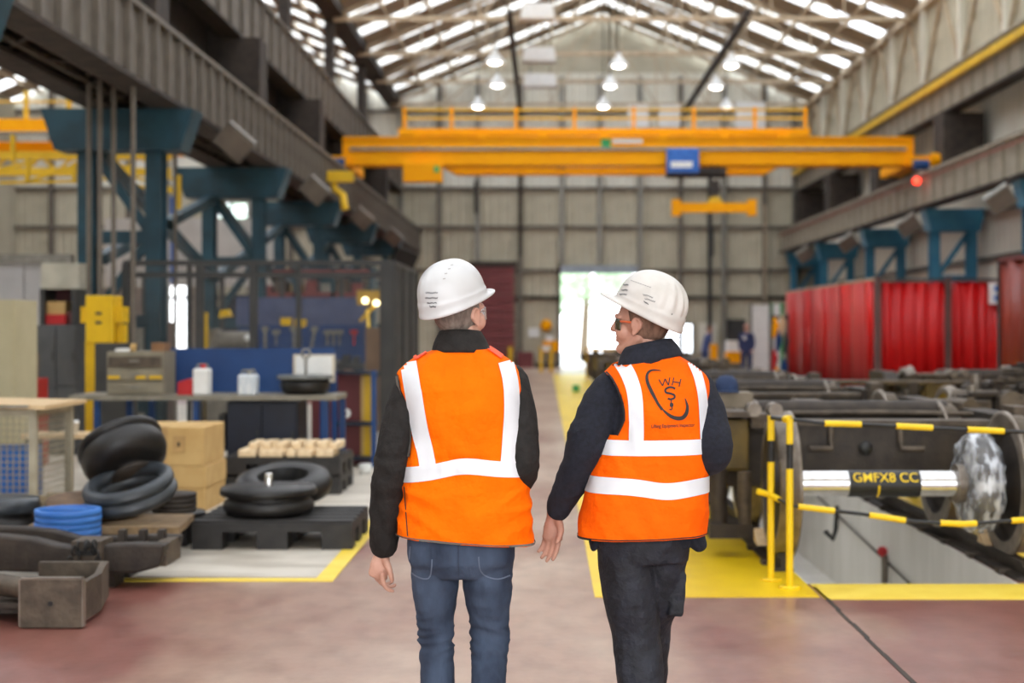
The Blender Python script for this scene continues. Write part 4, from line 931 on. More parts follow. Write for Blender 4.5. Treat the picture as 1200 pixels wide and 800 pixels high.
# tool wall
d = 23.5
t = thing('tool_board', 'blue tool wall seen through the mesh enclosure', 'tool board', (PX(365,d), d, 0))
MB().box(PX(302,d), d, PZ(421,d), PX(428,d), d+.05, PZ(381,d)).build('panel', m_blue, t)
MB().box(PX(272,d), d+.3, PZ(382,d), PX(425,d), d+.35, PZ(348,d)).build('upper_panel', mat('slate_blue', (70,80,112), (84,94,126), 3, .6), t)
for px in (305,425): MB().box(PX(px,d)-.03, d, 0, PX(px,d)+.03, d+.06, PZ(420,d)).build('leg', m_blue, t)
tl = [(311,'spanner'),(324,'screwdriver'),(345,'wrench'),(369,'large wrench'),(384,'short spanner'),(391,'short spanner'),(398,'short spanner'),(415,'red tool')]
mm = {'red tool': m_redp}
for k, (px, nm) in enumerate(tl):
    x = PX(px,d); h = .34 if px in (345,369,311) else .2; q = mm.get(nm, m_galv); z = PZ(390 if h < .3 else 386,d)
    b = MB().bar((x,d-.03,z),(x-(.06 if px == 369 else 0),d-.03,z-h),.045 if h > .3 else .03,.02); b.box(x-.06,d-.05,z-.02,x+.06,d-.01,z+.05)
    lone(nm.replace(' ','_').replace('large_','').replace('short_','').replace('red_',''), b, q, ['leftmost grey spanner hanging on the blue tool wall','thin grey screwdriver hanging on the blue tool wall','large pale wrench, upright, on the blue tool wall','large pale wrench, slanted, on the blue tool wall','short spanner right of the slanted wrench on the tool wall','middle of the short spanners on the blue tool wall','last short spanner before the red tool on the tool wall','red hand tool at the right end of the blue tool wall'][k], 'tool', 'tools on the blue wall', (x,d,z-h))
for k, (px, py) in enumerate(((335,376),(352,378))):
    lone('yellow_bin', MB().box(PX(px-6,d),d-.05,PZ(py+5,d),PX(px+6,d),d+.1,PZ(py-4,d)), m_yelpost, ['left','right'][k]+' yellow bin on the edge of the blue tool wall', 'bin', None, (PX(px,d),d,PZ(py+5,d)))
t = thing('work_lamp', 'twin bright work lamp on a yellow arm behind the enclosure', 'lamp', (PX(435,22.8),22.8,1.6))
for px, py in ((428,352),(441,355)): MB().sph((PX(px,22.8),22.8,PZ(py,22.8)), .05, 8).build('bulb', emis('work_bulb%d' % px, (255,236,180), 4), t)
MB().bar((PX(422,22.9),22.9,PZ(376,22.9)),(PX(442,22.9),22.9,PZ(355,22.9)),.05).build('arm', m_yelpost, t); MB().bar((PX(432,22.5),22.5,PZ(384,22)),(PX(430,22.8),22.8,PZ(364,22.8)),.05).build('stem', m_yelpost, t); MB().box(PX(418,23),23,PZ(357,23),PX(447,23),23.1,PZ(340,23)).build('yellow_panel', mat('ochre', (150,120,40), None, 4, .6), t)
d = 22
lone('brown_cabinet', MB().box(PX(428,d),d,0,PX(447,d),d+.4,PZ(384,d)), mat('brown_cabinet', (128,100,76), None, 3, .6), 'brown cabinet at the right end of the mesh enclosure', 'cabinet', None, (PX(437,d),d,0))
t = thing('lathe_machine', 'grey workshop machine inside the mesh enclosure', 'machine', (PX(268,d), d, 0)); m_mach = mat('machine_grey', (112,106,96), (136,130,118), 5, .5)
MB().box(PX(240,d),d,0,PX(297,d),d+.7,PZ(412,d)).build('bed', m_mach, t); MB().cyl((PX(248,d),d+.3,PZ(400,d)),(PX(288,d),d+.3,PZ(400,d)),.16,16).build('drum', m_mach, t)
MB().box(PX(240,d),d+.1,PZ(412,d),PX(250,d),d+.5,PZ(385,d)).build('headstock', m_mach, t); MB().sph((PX(288,d),d+.1,PZ(396,d)),.05,8).build('hand_wheel', m_white, t)
MB().prism([(PX(256,d),PZ(372,d)),(PX(270,d),PZ(370,d)),(PX(266,d),PZ(362,d)),(PX(258,d),PZ(364,d))],'y',d,d+.2).build('yellow_guard', m_yelpost, t)
lone('grey_radiator', MB().box(PX(153,d),d,0,PX(168,d),d+.3,PZ(378,d)), m_galv, 'tall light grey cabinet inside the enclosure at left', 'cabinet', None, (PX(160,d),d,0))
lone('brown_crate', MB().box(PX(171,d),d,0,PX(193,d),d+.5,PZ(377,d)), mat('dark_brown', (78,62,54), None, 3, .6), 'dark brown crate inside the enclosure at left', 'crate', None, (PX(180,d),d,0))
lone('yellow_post', MB().box(PX(238,d),d,0,PX(242,d),d+.1,PZ(366,d)), m_yelpost, 'narrow yellow post inside the enclosure', 'post', None, (PX(240,d),d,0))
t = thing('office_cabin', 'pale site cabin high behind the columns at left', 'cabin', (PX(212,40), 40, 2.6))
d = 40
cp = MB().box(0,0,0,1.0,.08,1.9).mesh('wall_panel', mat('cabin_white', (190,190,184), (204,204,198), 2, .6))
for k in range(5): piece(cp, t, (PX(185,d)+k*1.02-1.5, d, 2.6+.2))
MB().box(PX(200,d), d-.05, 2.9, PX(207,d), d, 5.3).build('blue_strip', m_blue2, t)
MB().box(PX(120,d), d, 0, PX(194,d), d+.1, 2.75).box(PX(226,d), d, 0, PX(250,d), d+.1, 2.75).build('lower_wall', mat('cabin_grey', (120,112,104), None, 2, .7), t)
t = thing('blue_machine', 'large dark blue press behind the mesh enclosure', 'machine', (PX(300,34), 34, 0)); d = 34
MB().box(PX(262,d),d,0,PX(308,d),d+.7,PZ(345,d)).build('body', m_navy, t); MB().box(PX(280,d),d-.1,1.0,PX(300,d),d,PZ(360,d)).build('panel', m_blue, t)
t = thing('steel_rack', 'rust coloured storage rack behind the tool wall', 'rack', (PX(370,33), 33, 0)); d = 33
for px in (300, 345, 390, 435): MB().box(PX(px,d)-.05,d,0,PX(px,d)+.05,d+.8,PZ(312,d)).build('upright', m_teal, t)
for py in (318, 345, 370): MB().box(PX(300,d),d,PZ(py,d)-.05,PX(435,d),d+.8,PZ(py,d)+.05).build('shelf', m_maroon, t)
for k in range(7): lone('storage_crate', MB().box(PX(303+k*18,d),d+.1,PZ(345,d)+.055,PX(316+k*18,d),d+.6,PZ(344-10-(k*5)%9,d)), [m_maroon,m_dkbrown2,m_card,m_maroon,m_galv,m_dkbrown2,m_maroon][k], '%s storage crate from the left on the far rack' % ['first','second','third','fourth','fifth','sixth','seventh'][k], 'crate', 'crates on the far rack', (PX(310+k*18,d),d+.3,PZ(344,d)))

# ------------------------------------------------------------------ FAR CENTRE CLUTTER
d = 52
t = thing('safety_barrier', 'small yellow barrier frame left of the open door', 'barrier', (PX(640,d), d, 0))
for px in (634, 646): MB().box(PX(px,d)-.06,d,0,PX(px,d)+.06,d+.1,PZ(406,d)).build('post', m_yelpost, t)
MB().box(PX(634,d),d,PZ(411,d),PX(646,d),d+.1,PZ(405,d)).build('top_bar', m_white, t)
d = FW-.1
lone('yellow_sign', MB().lathe([(0,0),(.24,0),(.24,.1),(0,.1)],20,tilt((PX(640,d),d,PZ(381,d)),math.pi/2,0)), m_yel, 'round yellow sign on the end wall left of the door', 'sign', None, (PX(640,d),d,PZ(381,d)))
lone('white_notice', MB().box(PX(619,d),d,PZ(395,d),PX(632,d),d+.05,PZ(384,d)), m_white, 'white notice on the end wall left of the round yellow sign', 'notice', None, (PX(625,d),d,PZ(395,d)))
for k, (a, b_, y0, y1, m, lb) in enumerate(((606,625,412,432,m_maroon,'dark red crate on the floor left of the yellow barrier'),(636,654,399,412,m_yel,'orange box behind the yellow barrier'),(640,649,393,399,m_white,'white bag on top of the orange box'),(596,601,406,430,m_yelpost,'short yellow bollard in front of the red roller door'),(627,652,425,432,m_black,'low black plinth behind the yellow barrier'))):
    lone(['crate','box','bag','bollard','plinth'][k], MB().box(PX(a,d),d-.6,max(0,PZ(y1,d)),PX(b_,d),d-.2,PZ(y0,d)), m, lb, ['crate','box','bag','bollard','plinth'][k], None, (PX((a+b_)/2,d),d-.4,max(0,PZ(y1,d))))
d = 44
t = thing('parts_trolley', 'dark parts trolley with a yellow edge inside the open door', 'trolley', (PX(708,d), d, 0))
MB().box(PX(686,d),d,PZ(411,d),PX(760,d),d+.8,PZ(408,d)).build('top_rail', m_yelpost, t)
for k in range(12): MB().obox((PX(690+k*6,d), d+.3, .5+.2*R.random()), (.3,.5,.25), (R.random(),R.random(),R.random())).build('casting', m_dkbrown2 if k % 2 else m_dkbrown, t)
for px in (688, 722, 757): MB().box(PX(px,d)-.05,d,.0,PX(px,d)+.05,d+.1,PZ(409,d)).build('post', m_yelpost if px == 688 else m_dkbrown, t)
MB().box(PX(688,d),d,.12,PX(758,d),d+.8,.28).build('deck', m_dkbrown, t)
lone('green_box', MB().box(PX(671,36),36,0,PX(679,36),36.2,.17), m_green, 'small dark green box on the floor in the aisle', 'box', None, (PX(675,36),36,0))
# far right wall items
d = 47
for k, (a, b_, y0, m, lb) in enumerate(((880,903,357,m_white,'tall white board, leftmost of the pair beside the red curtain'),(904,916,356,m_white,'narrow white board next to the red curtain'))):
    t = thing('display_board', lb, 'board', (PX(a,d), d, 0)); MB().box(PX(a,d)+.05,d,.2,PX(b_,d)-.05,d+.05,PZ(y0,d)).build('sheet', m, t)
    for px in (a, b_): MB().box(PX(px,d)-.04,d-.02,0,PX(px,d)+.04,d+.07,PZ(y0-1,d)).build('post', m_galv if k == 0 else m_green, t)
d = FW-.26
lone('notice_board', MB().box(PX(819,d),d,PZ(412,d),PX(840,d),d+.06,PZ(378,d)), m_clad_up, 'pale notice board behind the leaning worker', 'board', None, (PX(830,d),d,PZ(412,d)))
lone('dark_doorway', MB().box(PX(852,d),d,PZ(405,d),PX(874,d),d+.06,PZ(374,d)), m_fence, 'dark panel on the end wall behind the standing worker', 'panel', None, (PX(863,d),d,PZ(405,d)))
lone('yellow_bin', MB().box(PX(851,50),50,0,PX(868,50),50.5,PZ(412,50)), m_yel, 'yellow bin left of the standing worker', 'bin', None, (PX(860,50),50,.1))
lone('white_bin', MB().box(PX(852,51),51,0,PX(870,51),51.4,PZ(399,51)), m_white, 'white box behind the yellow bin', 'box', None, (PX(860,51),51,.4))
lone('yellow_lamp_box', MB().box(PX(833,49),49,0,PX(841,49),49.3,PZ(403,49)), m_yel, 'yellow box standing in front of the leaning worker', 'box', None, (PX(837,49),49,PZ(411,49)))
for k, (px, py, m) in enumerate(((908,382,m_yel),(916,380,m_wood),(912,398,m_blue),(918,430,m_blue),(910,440,m_yel),(907,420,m_redp),(921,400,m_fence),(913,452,m_white))):
    d = 38; lone('hanging_harness', MB().limb([(PX(px,d),d,PZ(py-9,d)),(PX(px+1,d),d,PZ(py,d)),(PX(px-1,d),d,PZ(py+12,d))],[(.04,.05),(.09,.07),(.05,.05)],8), m, ['upper yellow','tan','upper blue','lower blue','lower yellow','red','grey','white'][k]+' sling hanging on the rack left of the red curtain', 'sling', 'slings on the rack', (PX(px,d),d,PZ(py+12,d)))
t = thing('sling_rack', 'dark rack holding coloured slings left of the red curtain', 'rack', (PX(913,38.2), 38.2, 0))
MB().box(PX(904,38.2),38.2,0,PX(906,38.2),38.3,2.0).build('post', m_fence, t); MB().box(PX(922,38.2),38.2,0,PX(924,38.2),38.3,2.0).build('post', m_fence, t); MB().box(PX(904,38.2),38.2,1.85,PX(924,38.2),38.3,1.95).build('bar', m_fence, t)

# ------------------------------------------------------------------ RED CURTAINS
def red_curtain_mat(name, c, c2):
    m = mat(name, c, c2, 1.1, .38, lo=.3, hi=.7, stretch=(1,1,.25)); b = m.node_tree.nodes['Principled BSDF']; b.inputs['Transmission Weight'].default_value = 0.0
    return m
m_cur = red_curtain_mat('welding_curtain', (196,6,10), (216,22,22)); m_cur2 = red_curtain_mat('old_welding_curtain', (186,50,50), (206,76,70)); m_cur3 = red_curtain_mat('brown_red_curtain', (120,40,28), (150,52,34))
def strip(parent, p, q, z0, z1, m, amp=.05, n=8, seed=0):
    rr = random.Random(seed); p = Vector(p); q = Vector(q); t = (q-p); L = t.length; t.normalize(); nn = Vector((-t.y, t.x)); v = []; f = []
    for i in range(n+1):
        s_ = i/n; off = amp*math.sin(s_*math.pi*2*1.5+seed)+rr.uniform(-.02,.02); c = p+t*L*s_+nn*off
        for z in (z0, (z0+z1)/2, z1): v.append((c.x+rr.uniform(-.01,.01), c.y, z))
    for i in range(n):
        for k in range(2): a = i*3+k; f.append((a, a+3, a+4, a+1))
    b = MB().add(v, f, True); o = b.build('curtain_strip', m, parent)
    so = o.modifiers.new('solid', 'SOLIDIFY'); so.thickness = .006
    return o
ct = thing('welding_curtain', 'bright red welding curtain wall facing the camera', 'curtain', (8.6, 31, 0))
n = 9; xa_, xb_ = 7.3, 10.05
for k in range(n):
    x0 = xa_+(xb_-xa_)*k/n; x1 = xa_+(xb_-xa_)*(k+1.12)/n
    sag = .0
    strip(ct, (x0, 31+.03*(k % 2)), (x1, 31+.03*(k % 2)), .15, 2.62-(.85 if False else 0), m_cur if k > 1 else m_cur, .045, 8, k)
for px in (1029, 1111): MB().box(PX(px,30.9)-.06,30.85,0,PX(px,30.9)+.06,30.97,2.72).build('curtain_post', mat('post_dark_red', (84,56,52), None, 3, .5), ct)
MB().box(7.25,30.95,2.64,10.1,31.05,2.70).build('curtain_rail', m_fence, ct)
ct2 = thing('welding_curtain', 'faded red welding curtain wall running away beside the aisle', 'curtain', (7.2, 36, 0)); n = 14
for k in range(n):
    y0 = 31.1+11*k/n; y1 = 31.1+11*(k+1.1)/n; strip(ct2, (7.25-.02*(k % 2), y0), (7.2-.02*(k % 2), y1), .15, 2.66, m_cur2 if k % 3 else m_cur, .05, 8, k+20)
for y in (31, 34.7, 38.4, 42.1): MB().box(7.2, y-.04, 0, 7.28, y+.04, 2.75).build('curtain_post', m_fence, ct2)
MB().box(7.2,31,2.66,7.26,42.1,2.72).build('curtain_rail', m_cream, ct2)
ct3 = thing('welding_curtain', 'brownish red welding curtain at the right edge, nearest of the curtains', 'curtain', (7.6, 22, 0))
for k in range(6):
    y0 = 23.1-.95*k; strip(ct3, (7.42-.02*(k % 2), y0), (7.42-.02*(k % 2), y0-1.05), .15, 2.68, m_cur3, .05, 8, k+50)
MB().box(7.38,17.4,2.68,7.46,23.2,2.74).build('curtain_rail', m_maroon, ct3)
for y in (23.15, 20.3, 17.45): MB().box(7.38, y-.04, 0, 7.46, y+.04, 2.75).build('curtain_post', m_fence, ct3)
t = thing('safety_sign', 'small blue and white sign above the red curtain', 'sign', (PX(1169,30.7), 30.7, 2.2))
MB().box(PX(1163,30.7),30.7,PZ(356,30.7),PX(1174,30.7),31.0,PZ(331,30.7)).build('plate', m_white, t)
for py in (338, 349): MB().lathe([(0,0),(.07,0),(.07,.01),(0,.01)],16,tilt((PX(1168.5,30.7),30.69,PZ(py,30.7)),math.pi/2,0)).build('symbol', m_blue2, t)

# ------------------------------------------------------------------ WHEELSET AND BOGIES
def wheel(mb, x, y, z, r, side):
    T = tilt((x,y,z), 0, math.pi/2*side)
    mb.lathe([(.0,.02),(.10,.03),(.13,-.0),(.30,-.01),(r-.09,-.02),(r-.07,-.06),(r-.0,-.065),(r+.0,.03),(r+.03,.045),(r+.03,.07),(r-.07,.07),(r-.10,.02),(.3,.03),(.13,.08),(.0,.08)], 48, T)
ws = thing('wheelset', 'loose steel wheelset with polished axle beside the yellow posts', 'wheelset', (2.28, 9.42, .12))
AZ = .575; WR = .455
def add_wheel(x, side, parent, y=9.42, z=AZ, r=WR):
    T = tilt((x,y,z), 0, -math.pi/2*side)
    w_ = MB().lathe([(.0,-.07),(.115,-.07),(.12,-.03),(.30,-.015),(r-.09,-.03),(r-.075,-.06)], 48, T); w_.lathe([(r-.075,.07),(r-.10,.03),(.3,.03),(.15,.07),(.0,.07)], 48, T)
    o = w_.build('wheel', m_dkbrown, parent)
    MB().lathe([(r-.075,-.06),(r-.004,-.06),(r+.0,.035),(r+.026,.045),(r+.026,.068),(r-.01,.07),(r-.075,.07)], 48, T).build('tyre', m_rim, o)
    return o
add_wheel(1.56, -1, ws); add_wheel(3.10, 1, ws)
ax0, ax1 = PX(931,9.42), PX(1127,9.42)
MB().cyl((1.5,9.42,AZ),(3.15,9.42,AZ),.085,32).build('axle', m_bright, ws)
MB().cyl((ax0-.02,9.42,AZ),(ax0+.01,9.42,AZ),.12,32).build('axle_collar', m_bright, ws)
bx0, bx1 = PX(993,9.42), PX(1076,9.42)
bandm = MB().cyl((bx0,9.42,AZ),(bx1,9.42,AZ),.0885,32).build('painted_band', m_black, ws)
me = text_mesh('GMFX8 CC', .092, m_yel2)
# bend lettering onto the axle band
for v in me.vertices:
    a = v.co.y/.09+.52; x = v.co.x*.96; v.co = Vector((x, -.0955*math.cos(a), .0955*math.sin(a)))
lt = piece(me, ws, ((bx0+bx1)/2, 9.42, AZ), (0,0,0), (1,1,1), 'lettering')
sk = []
MB().tube([(PX(1027,9.42), 9.42-.087*math.cos(a), AZ+.087*math.sin(a)) for a in [-1.3+.14*i for i in range(10)]], .0075, 8).build('paint_stripe', m_yel2, ws)
disc = MB().lathe([(.10,-.07),(.28,-.07),(.30,-.05),(.30,.05),(.28,.07),(.10,.07)], 40, tilt((2.87,9.42,AZ-.0),0,math.pi/2)); disc.build('brake_disc', m_dkbrown, ws)
MB().cyl((2.72,9.42,AZ),(2.77,9.42,AZ),.13,24).build('bearing_collar', m_rim, ws)
# plastic film round the brake disc
m_film = bpy.data.materials.new('clear_film'); m_film.use_nodes = True; _n = m_film.node_tree.nodes; _l = m_film.node_tree.links
_b = _n['Principled BSDF']; _b.inputs['Base Color'].default_value = (.75,.78,.82,1); _b.inputs['Roughness'].default_value = .18; _b.inputs['Specular IOR Level'].default_value = 1.0
_tr = _n.new('ShaderNodeBsdfTransparent'); _mx = _n.new('ShaderNodeMixShader'); _nz = _n.new('ShaderNodeTexNoise'); _nz.inputs['Scale'].default_value = 5; _rp = _n.new('ShaderNodeValToRGB'); _rp.color_ramp.elements[0].position=.42; _rp.color_ramp.elements[0].color=(.12,.12,.12,1); _rp.color_ramp.elements[1].position=.62; _rp.color_ramp.elements[1].color=(.75,.75,.75,1)
_l.new(_nz.outputs[0], _rp.inputs[0]); _l.new(_rp.outputs[0], _mx.inputs[0]); _l.new(_tr.outputs[0], _mx.inputs[1]); _l.new(_b.outputs[0], _mx.inputs[2]); _l.new(_mx.outputs[0], _n['Material Output'].inputs[0])
fm = MB().lathe([(.10,-.10),(.2,-.105),(.30,-.09),(.325,-.05),(.325,.05),(.30,.09),(.2,.105),(.10,.10)], 56, tilt((2.87,9.42,AZ),0,math.pi/2))
fm.v = [tuple(Vector(v)+Vector((noise.noise(Vector(v)*22),noise.noise(Vector(v)*22+Vector((5,1,2))),noise.noise(Vector(v)*22+Vector((9,4,7)))))*.028) for v in fm.v]
fm.build('plastic_wrap', m_film, ws)
for x in (1.5, 3.05): lone('wheel_chock', MB().prism([(9.68,.125),(9.85,.125),(9.85,.22)], 'x', x-.05, x+.05), m_wood, ('left' if x < 2 else 'right')+' wooden chock behind the loose wheelset', 'chock', None, (x,9.8,.125))

def bogie(y0, x0, label, group=None, detail=True, L=2.9):
    t = thing('bogie', label, 'bogie', (x0, y0, .125), group); w2 = 1.05; z0, z1 = .50, .93
    cx = x0
    def B(x_0,y_0,z_0,x_1,y_1,z_1,name,m,bv=.015):
        o = MB().box(cx+x_0,y0+y_0,z_0,cx+x_1,y0+y_1,z_1).build(name,m,t)
        if bv: bevelled(o,bv,1)
        return o
    hs = B(-w2+.08,0,.46,w2+.12,.16,.93,'end_beam',m_dkbrown)
    MB().box(cx-w2+.06,y0-.03,.905,cx+w2+.14,y0+.2,.94).build('top_flange', m_dkbrown2, hs)
    for s_ in (-1,1):
        xx = s_*(w2+.02)
        MB().prism([(y0-.1,.80),(y0+L,.80),(y0+L,.98),(y0+L*.7,.98),(y0+L*.62,.80),(y0+L*.38,.80),(y0+L*.3,.98),(y0-.1,.98)], 'x', cx+xx-.1, cx+xx+.1).build('side_frame', m_dkbrown, t)
        for yy in (.55, L-.55):
            B(xx-.13,yy-.17,.40,xx+.13,yy+.17,.78,'axle_box',m_dkbrown2,.03)
            for dy in (-.27,.27): MB().lathe([(.075,.0),(.085,.04),(.07,.06),(.085,.10),(.07,.12),(.085,.16),(.07,.18),(.085,.22),(.075,.26)],14,Matrix.Translation((cx+xx,y0+yy+dy,.54))).build('coil_spring', m_dkbrown, t)
    for yy in (.55, L-.55):
        MB().cyl((cx-.95,y0+yy,.58),(cx+.95,y0+yy,.58),.085,16).build('axle', m_dkbrown2, t)
        for s_ in (-1,1): add_wheel(cx+s_*.745, s_, t, y0+yy, .58)
    B(-w2+.1,L*.5-.25,.52,w2-.1,L*.5+.25,.82,'bolster',m_dkbrown)
    B(-w2,L-.16,.50,w2,L,.93,'end_beam',m_dkbrown)
    if detail:
        for x in (-.22,.28):
            MB().tube([(cx+x,y0-.02,.93),(cx+x,y0-.02,.80),(cx+x+(.0),y0-.06,.74),(cx+x+(-.16 if x<0 else .16),y0-.06,.74)],.022,8).build('bracket', m_dkbrown2, t)
        MB().lathe([(0,0),(.05,0),(.05,.02),(0,.02)],16,tilt((cx+.03,y0-.02,.74),math.pi/2,0)).build('bolt', m_black, t)
        for k, x in enumerate((-.7,-.2,.35,.8)):
            B(x-.12,L*.3,.82,x+.12,L*.3+.3,.98+.06*(k%2),'brake_unit',m_dkbrown2,.02)
        MB().cyl((cx-.8,y0+.5,.99),(cx+.75,y0+.5,.99),.07,14).build('brake_tube', m_dkbrown, t)
        MB().tube([(cx-1.0,y0+.3,.97),(cx+.2,y0+.32,.98),(cx+.9,y0+.3,.97)],.02,6).build('air_pipe', m_dkbrown2, t)
    return t
bg1 = bogie(10.25, 2.28, 'brown bogie frame directly behind the loose wheelset', 'bogies on the pit track')
# left corner details of the first bogie
t = bg1
MB().box(1.02,9.95,.98,1.44,10.35,1.02).build('corner_plate', m_dkbrown2, t)
bevelled(MB().box(1.14,10.0,.60,1.44,10.3,.96).build('damper_bracket', mat('ochre_grime', (78,64,28), (104,86,40), 6, .6), t), .02)
MB().cyl((1.22,9.98,.22),(1.22,9.98,.62),.06,14).build('damper', m_dkbrown, t); MB().cyl((1.40,9.95,.2),(1.40,9.95,.6),.05,14).build('damper', m_dkbrown2, t)
MB().box(1.15,9.9,.14,1.45,10.2,.24).build('spring_seat', m_dkbrown, t)
for x in (1.47,1.62): MB().cyl((x,9.95,1.03),(x,10.1,1.03),.05,12).build('pin_boss', m_rim, t)
MB().box(1.45,9.98,.90,1.75,10.2,1.0).build('pin_bracket', m_dkbrown2, t)
MB().box(3.30,10.0,.70,3.42,10.3,1.05).build('damper_bracket', m_dkbrown2, t)
dup(bg1, (2.28, 14.6, .125), 0, 'brown bogie, second from the camera on the pit track')
dup(bg1, (2.28, 17.85, .125), 0, 'brown bogie, third from the camera on the pit track')
dup(bg1, (2.28, 26.5, .125), 0, 'brown bogie, fourth from the camera on the pit track')
dup(bg1, (2.28, 34.0, .125), 0, 'brown bogie, farthest on the pit track')
dup(bg1, (6.15, 12.6, .125), 0, 'brown bogie on the second track, nearest the right edge')
dup(bg1, (6.05, 18.5, .125), 0, 'brown bogie on the second track, farther back')
# box and cap on top of the first bogie
lone('steel_box', MB().box(PX(842,10.6),10.45,1.02,PX(879,10.6),10.75,PZ(459,10.6)), mat('box_taupe', (118,106,88), (136,124,106), 6, .7), 'taupe steel box on the bogie corner under the navy cap', 'box', None, (PX(860,10.6),10.6,1.0))
t = thing('cap', 'navy blue cloth cap resting on the taupe box', 'cap', (PX(853,10.55),10.55,PZ(460,10.55)))
zc = PZ(459.5,10.5); xc = PX(853,10.5); m_cap = mat('cap_navy', (34,50,82), (44,62,96), 10, .85)
MB().lathe([(.083,0),(.088,.04),(.075,.09),(.045,.118),(.0,.125)], 24, Matrix.Translation((xc-.0,10.58,zc))).build('crown', m_cap, t)
MB().prism([(xc-.08,10.52),(xc+.08,10.52),(xc+.075,10.44),(xc+.03,10.41),(xc-.03,10.41),(xc-.075,10.44)],'z',zc,zc+.012).build('peak', m_cap, t)
# heap of brake parts between tracks (right)
stand = thing('parts_stand', 'low steel stand carrying brake parts behind the wrapped disc', 'stand', (4.1,12.6,0))
MB().box(3.45,12.4,.72,4.82,13.6,.78).build('deck', m_dkbrown, stand)
for x, y in ((3.5,12.45),(4.77,12.45),(3.5,13.5),(4.77,13.5)): MB().box(x-.04,y-.04,0,x+.04,y+.04,.72).build('leg', m_dkbrown, stand)
hb = []
def caliper(x, y, z, s, rz_, label):
    t = thing('brake_caliper', label, 'brake part', (x,y,z), 'brake parts on the steel stand'); M_ = Matrix.Translation((x,y,z)) @ Matrix.Rotation(rz_,4,'Z')
    def bx(name, c, sz, m=m_dkbrown2): o = MB().obox(M_ @ Vector(c)*1, sz, Matrix.Rotation(rz_,4,'Z')).build(name, m, t); bevelled(o,.01,1)
    bx('body', (0,0,.13*s), (.42*s,.3*s,.2*s)); bx('arm', (.2*s,-.1*s,.30*s), (.5*s,.07*s,.06*s), m_dkbrown); bx('arm', (.2*s,.1*s,.26*s), (.5*s,.07*s,.06*s), m_dkbrown); bx('pad', (.42*s,0,.18*s), (.06*s,.26*s,.26*s), m_dkbrown)
    MB().cyl(M_ @ Vector((-.1*s,-.2*s,.16*s)), M_ @ Vector((-.1*s,.2*s,.16*s)), .1*s, 14).build('cylinder', m_dkbrown2, t)
    MB().cyl(M_ @ Vector((.05*s,0,.2*s)), M_ @ Vector((.05*s,0,.4*s)), .05*s, 12).build('bolt', m_rim, t)
for k, a in enumerate(((3.75,12.6,.78,.8,.3,'brake caliper at the left end of the steel stand'),(4.25,12.65,.78,1.05,-.2,'tallest brake caliper in the middle of the steel stand'),(4.62,12.6,.78,.7,.9,'brake caliper right of the tallest one on the stand'),(4.0,13.2,.78,1.0,1.2,'brake caliper at the back of the steel stand'),(4.6,13.15,.78,.8,-.6,'brake caliper at the back right of the steel stand'),(4.5,13.3,1.05,.8,.2,'brake caliper piled on the others on the stand'))): caliper(*a)
t = thing('brake_hanger', 'stack of flat dark brake plates on top of the calipers', 'brake plates', (4.3,12.7,1.14))
for k in range(4): MB().obox((4.35+.02*k,12.72,1.15+.035*k), (.5-.05*k,.3,.025), (0,.03,.1*k)).build('plate', m_dkbrown if k % 2 else m_dkbrown2, t)
lone('steel_hoop', MB().lathe([(.30,-.06),(.36,-.07),(.38,0),(.36,.07),(.3,.06),(.3,-.06)],40,tilt((PX(1108,13.9),13.9,PZ(496,13.9)+.0),0,math.pi/2+.15)), m_rim, 'bright worn steel tyre behind the bogie frame', 'tyre', None, (PX(1108,13.9),13.9,.4))
lone('tyre_support', MB().box(PX(1108,13.9)-.15,13.75,0,PX(1108,13.9)+.15,14.05,.31), m_dkbrown, 'dark block under the bright worn steel tyre', 'block', None, (PX(1108,13.9),13.9,0))
for k in range(7):
    r1 = random.Random(200+k); d = 15+k*2.3; x = r1.uniform(3.95,4.7)
    lone('steel_casting', MB().limb([(x-.2,d,.12),(x,d+.1,.3+.2*r1.random()),(x+.2,d,.14)],[(.09,.12),(.12,.1),(.09,.12)],8), [m_dkbrown,m_dkbrown2][k % 2], ['nearest','second','third','fourth','fifth','sixth','farthest'][k]+' lumpy brown casting on the floor between the two tracks', 'casting', 'castings between the tracks', (x,d,0))
# handrail behind
t = thing('handrail', 'thin brown handrail crossing in front of the red curtains', 'railing', (4.0, 17.58, 0)); d = 17.58
MB().cyl((PX(862,d),d,PZ(447,d)),(PX(1135,d),d,PZ(448,d)),.028,8).build('top_rail', m_dkbrown2, t)
for px in (868, 973, 1070, 1133): MB().box(PX(px,d)-.06,d-.03,0,PX(px,d)+.06,d+.03,PZ(448,d)).build('post', m_dkbrown, t)
# clutter at mid distance right of the second worker
for k, (px, py, d, s_) in enumerate(((848,432,24,.3),(872,440,22,.35),(886,436,25,.3),(898,446,21,.3),(862,430,28,.35),(835,428,30,.4))):
    x = PX(px,d); zt_ = PZ(py,d); t = thing('motor', ['leftmost brown gear motor','brown gear motor right of the navy cap','small brown gear motor beside the curtain','low brown gear motor by the handrail','brown gear motor in front of the standing worker','farthest brown gear motor by the pillar'][k], 'motor', (x,d,0), 'gear motors beside the track')
    MB().cyl((x-s_*.7,d,zt_-s_*.5),(x+s_*.7,d,zt_-s_*.5),s_*.5,14).build('housing', m_dkbrown, t); MB().box(x-s_*.6,d-s_*.5,0,x+s_*.6,d+s_*.5,zt_-s_*.8).build('stand', m_dkbrown, t); MB().box(x-s_*.3,d-s_*.3,zt_-s_*.2,x+s_*.25,d+s_*.3,zt_+.08).build('terminal_box', m_dkbrown2, t)
